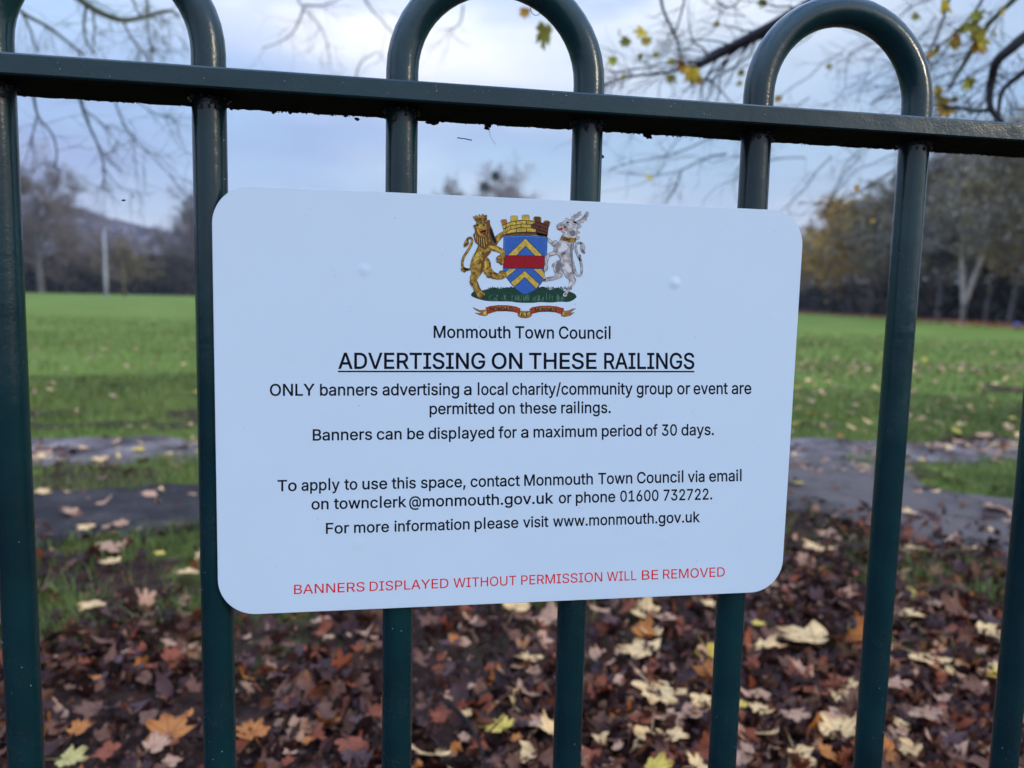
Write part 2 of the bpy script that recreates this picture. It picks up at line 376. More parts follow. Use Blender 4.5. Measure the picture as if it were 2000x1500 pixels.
def leaf_material(name, c, veins=True, dark=.55, light=1.12, rough=.55):
    m, t, b = mat(name); l = t.links.new
    tc = N(t, 'ShaderNodeTexCoord'); oi = N(t, 'ShaderNodeObjectInfo')
    va = N(t, 'ShaderNodeVectorMath', op='ADD'); l(tc.outputs['Object'], va.inputs[0]); l(oi.outputs['Random'], va.inputs[1])
    n = N(t, 'ShaderNodeTexNoise', i_Scale=7.0, i_Detail=6.0, i_Roughness=.65); l(va.outputs[0], n.inputs['Vector'])
    at = N(t, 'ShaderNodeAttribute', attribute_name='tone')
    ad = N(t, 'ShaderNodeMath', op='MULTIPLY_ADD'); ad.inputs[1].default_value = .5; l(oi.outputs['Random'], ad.inputs[0]); l(n.outputs['Fac'], ad.inputs[2])
    a2 = N(t, 'ShaderNodeMath', op='MULTIPLY_ADD'); a2.inputs[1].default_value = .7; l(at.outputs['Fac'], a2.inputs[0]); l(ad.outputs[0], a2.inputs[2])
    r = ramp(t, [(0.45, tuple(v*dark*.6 for v in c)), (0.62, tuple(v*dark for v in c)), (.85, c), (1.15 if False else 1.0, tuple(min(v*light, .9) for v in c))])
    l(a2.outputs[0], r.inputs[0])
    # veins fan out from the stalk, rims go brown and dry
    sx = N(t, 'ShaderNodeSeparateXYZ'); l(tc.outputs['Object'], sx.inputs[0])
    an = N(t, 'ShaderNodeMath', op='ARCTAN2'); l(sx.outputs[0], an.inputs[0]); l(sx.outputs[1], an.inputs[1])
    pp = N(t, 'ShaderNodeMath', op='PINGPONG'); pp.inputs[1].default_value = .375; l(an.outputs[0], pp.inputs[0])
    ln = N(t, 'ShaderNodeVectorMath', op='LENGTH'); l(tc.outputs['Object'], ln.inputs[0])
    dm = N(t, 'ShaderNodeMath', op='MULTIPLY'); l(pp.outputs[0], dm.inputs[0]); l(ln.outputs['Value'], dm.inputs[1])
    vr = ramp(t, [(0.004, (.62, .55, .50)), (0.018, (1, 1, 1))]); l(dm.outputs[0], vr.inputs[0])
    ra = N(t, 'ShaderNodeMath', op='MULTIPLY_ADD'); ra.inputs[1].default_value = .55; l(n.outputs['Fac'], ra.inputs[0]); l(ln.outputs['Value'], ra.inputs[2])
    rr_ = ramp(t, [(0.56, (1, 1, 1)), (0.74, (.50, .36, .28))]); l(ra.outputs[0], rr_.inputs[0])
    m1 = N(t, 'ShaderNodeMix', data_type='RGBA', blend_type='MULTIPLY'); m1.inputs['Factor'].default_value = 1 if veins else 0; l(r.outputs[0], m1.inputs['A']); l(vr.outputs[0], m1.inputs['B'])
    m2 = N(t, 'ShaderNodeMix', data_type='RGBA', blend_type='MULTIPLY'); m2.inputs['Factor'].default_value = 1 if veins else 0; l(m1.outputs['Result'], m2.inputs['A']); l(rr_.outputs[0], m2.inputs['B'])
    l(m2.outputs['Result'], b.inputs['Base Color']); b.inputs['Roughness'].default_value = rough; b.inputs['Specular IOR Level'].default_value = .18
    bp = N(t, 'ShaderNodeBump'); bp.inputs['Strength'].default_value = .5; bp.inputs['Distance'].default_value = .004
    l(n.outputs['Fac'], bp.inputs['Height']); l(bp.outputs[0], b.inputs['Normal'])
    return m
LC = {'cream': (.76, .47, .20), 'yellow': (.62, .42, .07), 'pink': (.47, .25, .145), 'orange': (.46, .155, .032), 'rust': (.25, .062, .026), 'brown': (.155, .064, .036), 'dark': (.042, .016, .013), 'green': (.46, .36, .12), 'purple': (.100, .046, .042)}
LM = {k: leaf_material('leaf_'+k, v) for k, v in LC.items()}
LMS = {k: leaf_material('litter_'+k, v, False) for k, v in LC.items()}
LMESH = {}
def leaf_mesh(col, var):
    if (col, var) not in LMESH:
        V, T, Q = leaf_geo(100+var, .28+.20*(var % 4), 2, oval=(var % 5 == 4))
        LMESH[(col, var)] = mesh_np('leaf_blade', V, [np.array(T), np.array(Q)], LM[col], True, {'tone': np.full(len(V), .5)})
    return LMESH[(col, var)]
def scatter_leaves(name, n, sampler, colours, size, label, zoff=(.0, .02), tilt=.35, oval=.2, stuffmat=None, weights=None):
    """one stuff object out of thousands of low leaves with real outlines"""
    protos = [leaf_geo(500+i, .4+.3*(i % 3), 1, oval=(i % 5 in (1, 3))) for i in range(10)]
    P = sampler(n); n = len(P)
    ci = rng.choice(len(colours), n, p=weights); pi = rng.integers(0, 10, n)
    Vs, Ts, MI, TN = [], [], [], []; base = 0
    for k, (V, T, Q) in enumerate(protos):
        for c in range(len(colours)):
            s = np.where((pi == k) & (ci == c))[0]
            if not len(s): continue
            m = len(s); sz = rng.uniform(size[0], size[1], m); a = rng.uniform(0, 2*PI, m); tx = rng.normal(0, tilt, m); ty = rng.normal(0, tilt, m)
            X = V[None, :, :]*sz[:, None, None]
            x, y, z = X[..., 0], X[..., 1], X[..., 2]
            y2 = y*np.cos(tx)[:, None]-z*np.sin(tx)[:, None]; z2 = y*np.sin(tx)[:, None]+z*np.cos(tx)[:, None]
            x3 = x*np.cos(ty)[:, None]+z2*np.sin(ty)[:, None]; z3 = -x*np.sin(ty)[:, None]+z2*np.cos(ty)[:, None]
            xx = x3*np.cos(a)[:, None]-y2*np.sin(a)[:, None]+P[s, 0][:, None]; yy = x3*np.sin(a)[:, None]+y2*np.cos(a)[:, None]+P[s, 1][:, None]
            zz = z3+height(P[s, 0], P[s, 1])[:, None]+rng.uniform(zoff[0], zoff[1], m)[:, None]+.008
            nv = len(V)
            Vs.append(np.stack([xx, yy, zz], -1).reshape(-1, 3))
            Tt = np.array(T)[None]+(np.arange(m)*nv)[:, None, None]+base
            Ts.append(Tt.reshape(-1, 3)); MI.append(np.full(m*len(T), c)); TN.append(np.repeat(rng.random(m), nv)); base += m*nv
    me = mesh_np(name, np.concatenate(Vs), np.concatenate(Ts), [LMS[c] for c in colours], True, {'tone': np.concatenate(TN)})
    me.polygons.foreach_set('material_index', np.concatenate(MI).astype(np.int32))
    tag(link(name, me), label, 'leaf litter', kind='stuff')
def wedge(n, r0, r1, p0=-300, p1=2300):
    px = rng.uniform(p0, p1, n); r = np.sqrt(rng.uniform(r0*r0, r1*r1, n)); a = np.arctan((px-1000)/FPX)+YAW
    return CAM[0]+np.sin(a)*r, CAM[1]+np.cos(a)*r
def s_litter(n):
    x, y = wedge(n*4, 1.0, 4.2); px = to_px(np.stack([x, y, x*0], 1))[0]; dn = np.clip((fbm(x*2.1, y*2.1, 71)-.42)*5, .12, 1)*np.where(px > 1000, 1, .8)+np.where(px > 1250, .25, 0)
    dn = dn*np.where(fbm(x*2.6, y*2.6, 99) > .60, .3, 1)
    k = (rng.random(len(x)) < litter(x, y)*np.clip(dn, 0, 1)) & (y > .1)
    return np.stack([x, y], 1)[k][:n]
scatter_leaves('leaf_litter', 21000, s_litter, ['dark', 'brown', 'purple', 'rust', 'pink', 'orange'], (.022, .09), 'dark brown decaying leaves carpeting the soil behind the railings', (0, .035), .85, weights=[.52, .22, .13, .07, .05, .01])
def s_crumb(n):
    x, y = wedge(n*3, 1.0, 4.4); k = (rng.random(len(x)) < litter(x, y)) & (y > .1)
    return np.stack([x, y], 1)[k][:n]
scatter_leaves('leaf_fragments', 15000, s_crumb, ['dark', 'brown', 'purple', 'pink', 'rust'], (.008, .026), 'small crushed leaf fragments and crumbs on the damp soil behind the railings', (0, .012), .8, weights=[.38, .27, .15, .1, .1])
def s_edge(n):
    x, y = wedge(n*6, 2.6, 6.5); k = (rng.random(len(x)) < (.10+.5*in_path(x, y)*(fbm(x*1.3, y*2.5, 61)))*np.where(fbm(x*2, y*3, 62) > .55, 2.2, .5)) & (litter(x, y) < .8)
    return np.stack([x, y], 1)[k][:n]
scatter_leaves('scattered_leaves', 1300, s_edge, ['brown', 'pink', 'cream', 'dark'], (.05, .12), 'brown and pink leaves thinly strewn over the paths and verge', (0, .012), .2, weights=[.3, .35, .2, .15])
def s_field(n):
    x, y = wedge(n*3, 5.5, 26); px = to_px(np.stack([x, y, x*0], 1))[0]
    dens = np.where(px > 1400, 1.0, .22)*np.where(np.hypot(x, y) > 14, .35, 1)
    k = rng.random(len(x)) < dens
    return np.stack([x, y], 1)[k][:n]
scatter_leaves('field_leaves', 1900, s_field, ['pink', 'cream', 'yellow', 'brown', 'orange'], (.07, .14), 'pale and yellow fallen leaves dotted across the green field', (.02, .05), .25, weights=[.40, .20, .14, .20, .06])

def s_band(n):
    P = np.array([on_ground(a, b)[:2] for a, b in zip(rng.uniform(1500, 2200, n), rng.normal(722, 5, n))]); return P
scatter_leaves('field_leaves', 170, s_band, ['pink', 'brown', 'cream'], (.09, .15), 'line of pinkish fallen leaves across the right side of the field', (.02, .05), .25, weights=[.6, .25, .15])
# the leaves one can point at -------------------------------------------------
GRP = 'fallen leaves on the ground behind the railings'
def place_leaf(px, py, col, w, label, var=None, rz=None, lift=.03):
    P = on_ground(px, py, lift); x, y = P[0], P[1]
    dist = np.linalg.norm(P-CAM)
    size = w/FPX*dist*1.2 if w else random.uniform(.07, .12)
    if var is None: var = random.choice([0, 1, 2, 3, 5, 6, 7, 8, 10, 11]) if col in ('cream', 'yellow', 'orange') else random.randrange(12)
    o = link('fallen_leaf', leaf_mesh(col, var))
    o.location = (x, y, lift+float(height(np.array([x]), np.array([y]))[0]))
    o.rotation_euler = (random.gauss(0, .3), random.gauss(0, .3), random.uniform(0, 2*PI) if rz is None else rz)
    o.scale = (size, size, size)
    tag(o, label, 'leaf', GRP)
    return o
BIG = [  # px, py, colour, width in the photo, label
 (330, 1430, 'orange', 96, 'large curled orange leaf at the bottom between the two leftmost bars'),
 (300, 1455, 'pink', 60, 'pinkish brown leaf below the large curled orange leaf'),
 (495, 1430, 'orange', 80, 'upturned orange brown leaf just right of the second bar at the bottom'),
 (680, 1445, 'rust', 70, 'rust red folded leaf left of the third bar near the bottom'),
 (978, 1418, 'yellow', 80, 'bright yellow leaf lying beside the dark twig at the bottom'),
 (845, 1470, 'cream', 95, 'pale cream maple leaf right of the third bar at the bottom edge'),
 (1040, 1285, 'cream', 75, 'pale leaf lying just left of the fourth bar below the sign'),
 (1260, 1268, 'cream', 110, 'broad cream leaf with brown rim under the sign between fourth and fifth bars'),
 (1275, 1340, 'cream', 125, 'large cream maple leaf midway down between fourth and fifth bars'),
 (1370, 1360, 'cream', 60, 'cream leaf tucked against the left side of the fifth bar'),
 (1300, 1395, 'pink', 70, 'mauve pink leaf below the large cream maple leaf'),
 (1590, 1240, 'cream', 140, 'widest cream maple leaf spread between fifth and sixth bars'),
 (1545, 1390, 'pink', 65, 'rounded tan leaf low between fifth and sixth bars'),
 (1490, 1385, 'cream', 55, 'small cream leaf beside the tan rounded leaf and fifth bar'),
 (1452, 1370, 'yellow', 30, 'small yellow leaf edge touching the right side of the fifth bar'),
 (1500, 1430, 'cream', 70, 'tattered cream leaf low right of the fifth bar'),
 (1640, 1395, 'pink', 60, 'pink tan leaf beside the sixth bar near the bottom'),
 (1775, 1150, 'yellow', 60, 'yellow leaf right of the sixth bar below the path'),
 (1770, 1195, 'cream', 60, 'cream leaf directly below the yellow leaf right of the sixth bar'),
 (1810, 1280, 'cream', 105, 'wide pale leaf lying flat between sixth and seventh bars'),
 (1920, 1230, 'cream', 60, 'folded cream leaf near the seventh bar'),
 (1800, 1385, 'pink', 85, 'peach coloured leaf low between sixth and seventh bars'),
 (1770, 1415, 'cream', 50, 'small pale leaf below the peach coloured leaf'),
 (1860, 1440, 'purple', 70, 'grey violet dead leaf low between sixth and seventh bars'),
 (1985, 1400, 'cream', 45, 'pale leaf right of the seventh bar at the picture edge'),
 (1600, 1065, 'cream', 75, 'pale leaf at the verge right of the sign edge'),
 (1630, 1045, 'pink', 60, 'pink leaf at the verge above the pale verge leaf'),
 (1800, 1070, 'cream', 70, 'long cream leaf on the near edge of the grey path'),
 (1780, 1000, 'cream', 35, 'small cream leaf on the grey path right of the sixth bar'),
 (1900, 1072, 'cream', 35, 'small bright leaf on the grey path near the seventh bar'),
 (1930, 990, 'pink', 60, 'pink leaf at the edge of the small grass island'),
 (1865, 935, 'cream', 40, 'cream leaf resting on the small grass island'),
 (1560, 943, 'yellow', 35, 'yellow leaf on the path just right of the sign'),
 (220, 1095, 'cream', 48, 'cream leaf on the grass below the left mud path'),
 (312, 1080, 'yellow', 28, 'small golden leaf in the grass beside the second bar'),
 (375, 1115, 'cream', 55, 'pale leaf against the left side of the second bar'),
 (190, 1175, 'cream', 60, 'tan and cream leaf on thin grass between the two leftmost bars'),
 (170, 1230, 'pink', 34, 'small pink leaf below the tan and cream leaf'),
 (335, 1252, 'pink', 40, 'mauve pink leaf left of the second bar in the litter'),
 (75, 962, 'cream', 38, 'cream leaf in the grass strip next to the leftmost bar'),
 (170, 1025, 'cream', 40, 'pale leaf lying in the middle of the left mud path'),
 (237, 1022, 'pink', 40, 'pink leaf lying on the left mud path right of the pale one'),
 (145, 1000, 'pink', 45, 'flat pinkish leaf at the far edge of the left mud path'),
 (215, 1060, 'pink', 48, 'dull pink leaf at the near edge of the left mud path'),
 (195, 895, 'cream', 40, 'pale leaf on the far lavender path at left'),
 (265, 880, 'yellow', 32, 'pale yellow leaf on the far lavender path at left'),
 (120, 893, 'pink', 32, 'pink leaf on the far lavender path near the leftmost bar'),
 (130, 1480, 'green', 60, 'pale greenish leaf in the bottom corner by the leftmost bar'),
 (215, 1465, 'rust', 55, 'reddish brown leaf between the pale greenish leaf and orange leaf'),
 (150, 1425, 'orange', 50, 'orange brown leaf left of the large curled orange leaf'),
 (180, 1385, 'brown', 60, 'curled brown leaf above the orange leaves at left'),
 (690, 1470, 'purple', 60, 'violet grey wet leaf at the bottom near the third bar'),
 (1005, 1300, 'pink', 40, 'dusty pink leaf left of the fourth bar'),
 (1300, 1470, 'rust', 55, 'round rust brown leaf at the bottom left of the fifth bar'),
 (1190, 1495, 'pink', 50, 'pinkish leaf cut by the bottom edge near the fourth bar'),
 (1275, 1498, 'yellow', 70, 'pale yellow leaf cut by the bottom edge between fourth and fifth bars'),
 (1610, 1465, 'orange', 50, 'orange leaf scrap left of the sixth bar at the bottom'),
 (1745, 1330, 'pink', 60, 'pinkish cream leaf touching the right side of the sixth bar'),
 (1480, 1215, 'yellow', 36, 'small yellow leaf right of the fifth bar below the sign'),
 (1380, 1172, 'cream', 40, 'cream leaf peeping under the sign edge by the fifth bar'),
 (1005, 1440, 'orange', 30, 'tiny orange leaf beside the bright yellow one'),
 (1010, 1000, 'brown', 40, 'brown leaf on the path hidden behind the sign')]
for px, py, c, w, lb in BIG[:-1]:
    o = place_leaf(px, py, c, w, lb, var=random.choice([0, 8, 12, 16, 20]), lift=.045 if py > 1150 else .03)
    o.rotation_euler.x *= .5; o.rotation_euler.y *= .5
ZN = [(-50, 50, 'touching the leftmost bar'), (50, 160, 'just right of the leftmost bar'), (160, 290, 'midway between the two leftmost bars'), (290, 410, 'just left of the second bar'), (410, 540, 'just right of the second bar'), (540, 640, 'midway between the second and third bars'), (640, 770, 'just left of the third bar'), (770, 880, 'just right of the third bar'), (880, 990, 'midway between the third and fourth bars'), (990, 1110, 'just left of the fourth bar'), (1110, 1210, 'just right of the fourth bar'), (1210, 1310, 'midway between the fourth and fifth bars'), (1310, 1420, 'just left of the fifth bar'), (1420, 1510, 'just right of the fifth bar'), (1510, 1610, 'midway between the fifth and sixth bars'), (1610, 1700, 'just left of the sixth bar'), (1700, 1790, 'just right of the sixth bar'), (1790, 1880, 'midway between the sixth and seventh bars'), (1880, 1960, 'just left of the seventh bar'), (1960, 2050, 'right of the seventh bar')]
CN = {'cream': 'small cream', 'yellow': 'small yellow', 'pink': 'pinkish', 'orange': 'orange', 'rust': 'red-brown', 'brown': 'brown', 'purple': 'violet grey', 'green': 'pale green'}
YN = [(1180, 1235, 'highest in the litter'), (1235, 1290, 'high in the litter'), (1290, 1345, 'halfway down the litter'), (1345, 1400, 'low in the litter'), (1400, 1452, 'lower still'), (1452, 1520, 'at the bottom edge')]
rr = random.Random(5); used = set()
for i in range(2600):
    if len(used) >= 225: break
    px = rr.uniform(0, 2040); py = 1180+rr.random()**.8*325
    if any(abs(px-b[0]) < b[3]*.6 and abs(py-b[1]) < 26 for b in BIG): continue
    c = rr.choices(['pink', 'brown', 'rust', 'orange', 'cream', 'yellow', 'purple'], [.32, .26, .13, .06, .17, .03, .03] if px > 900 else [.10, .56, .15, .05, .02, .01, .11])[0]
    z = [s for a, b, s in ZN if a <= px < b or s.startswith('right')][0]; v = [s for a, b, s in YN if a <= py < b][0]
    lb = f'{CN[c]} leaf {z}, {v}'
    if lb in used: continue
    used.add(lb)
    place_leaf(px, py, c, rr.uniform(42, 92) if px > 1000 else rr.uniform(26, 58), lb, lift=rr.uniform(.03, .05))
# twigs lying in the litter
BARK = noise_mat('dead_twig_bark', three((.028, .020, .018)), 40, .9, .8, 120, bdist=.004, spec=.1)
def ground_twig(pts, r, label):
    b = MB(); P = [on_ground(a, c, .055) for a, c in pts]
    b.tube(P, [r*(1-.7*i/(len(P)-1)) for i in range(len(P))], 7)
    q = P[len(P)//2]; b.tube([q, q+np.array([.05, .04, .02]), q+np.array([.07, .09, .01])], [r*.5, r*.3, r*.1], 5)
    tag(b.build('fallen_twig', BARK), label, 'twig', 'fallen twigs in the litter')
ground_twig([(880, 1375), (915, 1410), (935, 1450), (950, 1500), (960, 1540)], .0055, 'dark forked twig running down beside the bright yellow leaf')
ground_twig([(910, 1370), (950, 1350), (1000, 1330), (1050, 1305)], .0035, 'thin dark twig slanting up towards the fourth bar')

# ================================================================== railing
bars_x = {'A': -0.3408, 'B': -0.2128, 'C': -0.0867, 'D': 0.0451, 'E': 0.1747, 'F': 0.3055}
fence = empty('railing_fence', (0, 0, 0))
tag(fence, 'dark green bow-top metal railing fence standing in front of the park field', 'fence')
ZT = ZS+0.2165; TH = 0.0132; RD = 0.058
RB = 0.011
def hoop(x0, x1, ztop):
    xc = (x0+x1)/2; r = (x1-x0)/2; P = []
    zc = ztop-r-RB
    nz = 22
    for i in range(nz): P.append((x0, 0, -.05+(zc+.05)*i/nz))
    for k in range(25):
        a = PI-PI*k/24; P.append((xc+r*math.cos(a), 0, zc+r*math.sin(a)*1.0))
    for i in range(nz): P.append((x1, 0, zc-(zc+.05)*(i+1)/nz))
    b = MB(); b.tube(P, RB, 28)
    return b.build('hoop', PAINT, fence)
ztop = on_sign(1640, 52, 0)[2]+RB*2          # inner crown of the right bow
XS = [(-0.86, -0.73), (-0.60, -0.472), (-0.3408, -0.2128), (-0.0867, 0.0451), (0.1747, 0.3055), (0.437, 0.566), (0.697, 0.825), (0.955, 1.083)]
for a, b_ in XS: hoop(a, b_, ztop)
SHADE_GRIME = noise_mat('rail_shade_grime', [(0.3, (0.002, 0.002, 0.003)), (0.6, (0.008, 0.007, 0.008)), (0.8, (0.022, 0.015, 0.015))], 70, 0.95, 0.6, 300, bdist=.001, spec=.1)  # near-black rail underside: its shade painted into the colour, along with grime
def rail(z0, z1, jag):
    xs_ = np.linspace(-1.1, 1.3, 900); V = []
    for x in xs_:
        j = (vnoise(np.array([x*260]), np.array([1.0]), 3)[0]-.5)*.0010*jag
        c = .0012
        prof = [(-RD/2+c, z1), (-RD/2+.0002, z1-c), (-RD/2, z0+c), (-RD/2+c, z0), (RD/2-c, z0+j), (RD/2, z0+c+j), (RD/2, z1-c), (RD/2-c, z1)]
        V += [(x, y, z) for y, z in prof]
    n = 8; Q = [(i*n+k, i*n+(k+1) % n, (i+1)*n+(k+1) % n, (i+1)*n+k) for i in range(len(xs_)-1) for k in range(n)]
    b = MB(); b.add(V, Q=Q); o = b.build('rail', PAINT, fence, smooth=False)
    o.data.materials.append(SHADE_GRIME); mi = np.zeros(len(Q), dtype=np.int32); mi[3::8] = 1; mi[4::8] = 1; mi[2::8] = 0
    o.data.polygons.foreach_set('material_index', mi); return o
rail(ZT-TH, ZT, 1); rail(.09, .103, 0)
# welds and paint lumps where each bar leaves the rail
rl = random.Random(3)
def lump(b, c, r, rough=.5, n1=5, n2=7, sq=(1, 1, 1)):
    V = []; 
    for i in range(n1+1):
        for k in range(n2):
            t = PI*i/n1; p = 2*PI*k/n2; q = r*(1+rl.uniform(-rough, rough)) if 0 < i < n1 else r
            V.append((c[0]+q*math.sin(t)*math.cos(p)*sq[0], c[1]+q*math.sin(t)*math.sin(p)*sq[1], c[2]+q*math.cos(t)*sq[2]))
    Q = [(i*n2+k, i*n2+(k+1) % n2, (i+1)*n2+(k+1) % n2, (i+1)*n2+k) for i in range(n1) for k in range(n2)]
    b.add(V, Q=Q)
for a, b_ in XS:
    for x in (a, b_):
        w = MB()
        for k in range(14):
            an = 2*PI*k/14
            lump(w, (x+math.cos(an)*(RB+.0006), math.sin(an)*(RB+.0006), ZT-TH-.0006), rl.uniform(.0012, .0024), .3, sq=(1, 1, .9))
        w.build('weld', PAINT, fence)
        w = MB()
        for k in range(5):
            an = -PI/2+rl.uniform(-.9, .9)
            lump(w, (x+math.cos(an)*(RB+.001), math.sin(an)*(RB+.001), ZT-TH-rl.uniform(.002, .008)), rl.uniform(.0008, .0018), .5)
        w.build('weld_chip', WELD, fence)
# crumbs of dirt and algae hanging along the rail's under edge
cr = MB()
for k in range(2600):
    x = rl.uniform(-.9, 1.1); y = RD/2-abs(rl.gauss(0, .006))
    lump(cr, (x, y, ZT-TH), rl.uniform(.0002, .0007)*(2.0 if rl.random() < .02 else 1), .55, 3, 4, (1.3, 1, 1))
o = cr.build('dirt_crust', CRUST, fence); o['kind'] = 'stuff'
# pale specks and chips on the paint
sp = MB()
for k in range(60):
    x = rl.uniform(-.7, .8); lump(sp, (x, -RD/2-.0001, ZT-rl.uniform(.002, .011)), rl.uniform(.0002, .0005), .5, 3, 4)
for (a, b_) in XS[1:6]:
    for x in (a, b_):
        for k in range(12):
            an = -PI/2+rl.uniform(-1.1, 1.1); z = rl.uniform(.35, ZT-.02)
            lump(sp, (x+math.cos(an)*RB, math.sin(an)*RB, z), rl.uniform(.0002, .0005), .5, 3, 4)
o = sp.build('paint_specks', noise_mat('pale_speck', three((.30, .31, .33)), 300, .8), fence); o['kind'] = 'stuff'
def debris(px, py, r, m, label, name='dirt_flake', cat='debris', y=RD/2, sq=(1.3, .8, .9)):
    b = MB(); P = on_sign(px, py, y); 
    for k in range(5): lump(b, tuple(P+np.array([rl.uniform(-r, r)*1.1, 0, rl.uniform(-r, r)*.6])), r*rl.uniform(.4, .8), .55, 5, 6, sq)
    tag(b.build(name, m, smooth=False), label, cat)
debris(840, 238, .0032, RUST, 'reddish rust flake hanging under the rail right of the third bar')
debris(697, 233, .0016, CRUST, 'small dark crumb hanging under the rail left of the third bar')
debris(952, 246, .0022, CRUST, 'clump of dark dirt under the rail between third and fourth bars')
debris(1262, 263, .0026, CRUST, 'dark nick of hardened paint under the rail right of the fourth bar')
debris(1176, 305, .0014, WELD, 'tiny pinkish flake stuck on the right side of the fourth bar', y=0)
debris(535, 218, .0013, CRUST, 'tiny dark crumb under the rail right of the second bar')
# dark straw, cobweb hairs and a gnat
b = MB(); b.tube([on_sign(893, 269, 0), on_sign(908, 271, 0), on_sign(922, 274, 0)], .00035, 5)
tag(b.build('straw_scrap', BARK), 'thin dark straw scrap caught in the air below the rail between third and fourth bars', 'debris')
HAIR = noise_mat('pale_hair', three((.35, .35, .38)), 50, .5)
b = MB(); b.tube([on_sign(*p, .02) for p in ((948, 240), (955, 252), (958, 268), (968, 282))], .00012, 4)
tag(b.build('cobweb_hair', HAIR), 'fine curved hair hanging from the rail midway between third and fourth bars', 'hair')
b = MB(); b.tube([on_sign(1047+9*math.cos(t)*1.2, 17+13*math.sin(t), 0) for t in np.linspace(.6, 4.2, 12)], .0002, 4)
tag(b.build('tendril', BARK), 'curled dry tendril on the inner side of the middle bow', 'hair')
P = on_sign(241, 392, .02); g = empty('gnat', P); tag(g, 'tiny black gnat against the sky between the two leftmost bars', 'insect')
b = MB(); b.tube([(-.0012, 0, 0), (-.0004, 0, .0003), (.0006, 0, .0002), (.0013, 0, -.0001)], [.0002, .0006, .0005, .0002], 8); b.build('body', INK, g)
b = MB()
for s in (-1, 1): b.add([(0, 0, .0005), (.0012, s*.0012, .0009), (.0018, s*.0008, .0006)], T=[(0, 1, 2)])
b.build('wing', HAIR, g)

# ================================================================== sign
YS = -0.013
sign = empty('notice_sign', (0, 0, ZS))
tag(sign, 'white notice sign with a coat of arms and black lettering fixed to the railings', 'sign')
ORG = Vector((0, 0, ZS))
def SL(px, py, layer=0):
    p = on_sign(px, py, YS); return (p[0], YS-0.00004-layer*0.000006, p[2]-ZS)
SW, SH, SR = 0.4200, 0.2925, 0.0255
def rrect(w, h, r, n=14):
    P = []
    for cx, cy, a0 in ((w/2-r, h/2-r, 0), (-w/2+r, h/2-r, 90), (-w/2+r, -h/2+r, 180), (w/2-r, -h/2+r, 270)):
        for k in range(n+1):
            a = rad(a0+90*k/n); P.append((cx+r*math.cos(a), cy+r*math.sin(a)))
    return P
b = MB(); c_ = .0003
loops = [(rrect(SW-2*c_, SH-2*c_, SR-c_), YS), (rrect(SW, SH, SR), YS+c_)]
n = len(loops[0][0]); V = []
for lp, y in loops: V += [(x, y, z) for x, z in lp]
V.append((0, YS, 0)); T = [(2*n, (k+1) % n, k) for k in range(n)]
b.add(V, T=T, Q=[(k, (k+1) % n, n+(k+1) % n, n+k) for k in range(n)]); b.build('panel', WHITE, sign, smooth=False)
b = MB(); V = [(x, YS+c_, z) for x, z in rrect(SW, SH, SR)]+[(x, YS+.002, z) for x, z in rrect(SW, SH, SR)]+[(0, YS+.002, 0)]
b.add(V, T=[(2*n, n+k, n+(k+1) % n) for k in range(n)], Q=[(k, (k+1) % n, n+(k+1) % n, n+k) for k in range(n)]); b.build('edge_core', EDGE, sign, smooth=False)
# four shallow bulges where the fixings sit behind the face
for px, py, hgt in ((712, 527, .00035), (1318, 553, .0006), (700, 1062, .0002), (1290, 1054, .00015)):
    cx, cy, cz = SL(px, py); b = MB(); V = [(cx, YS-hgt, cz)]
    for j in range(1, 9):
        q = j/8; z = hgt*(1-q*q)**2
        for k in range(32):
            a = 2*PI*k/32; V.append((cx+.0055*q*math.cos(a), YS-z-.00001, cz+.0055*q*math.sin(a)))
    T = [(0, 1+(k+1) % 32, 1+k) for k in range(32)]
    Q = [(1+j*32+k, 1+j*32+(k+1) % 32, 1+(j+1)*32+(k+1) % 32, 1+(j+1)*32+k) for j in range(7) for k in range(32)]
    b.add(V, T=T, Q=Q); b.build('fixing_bulge', WHITE, sign)

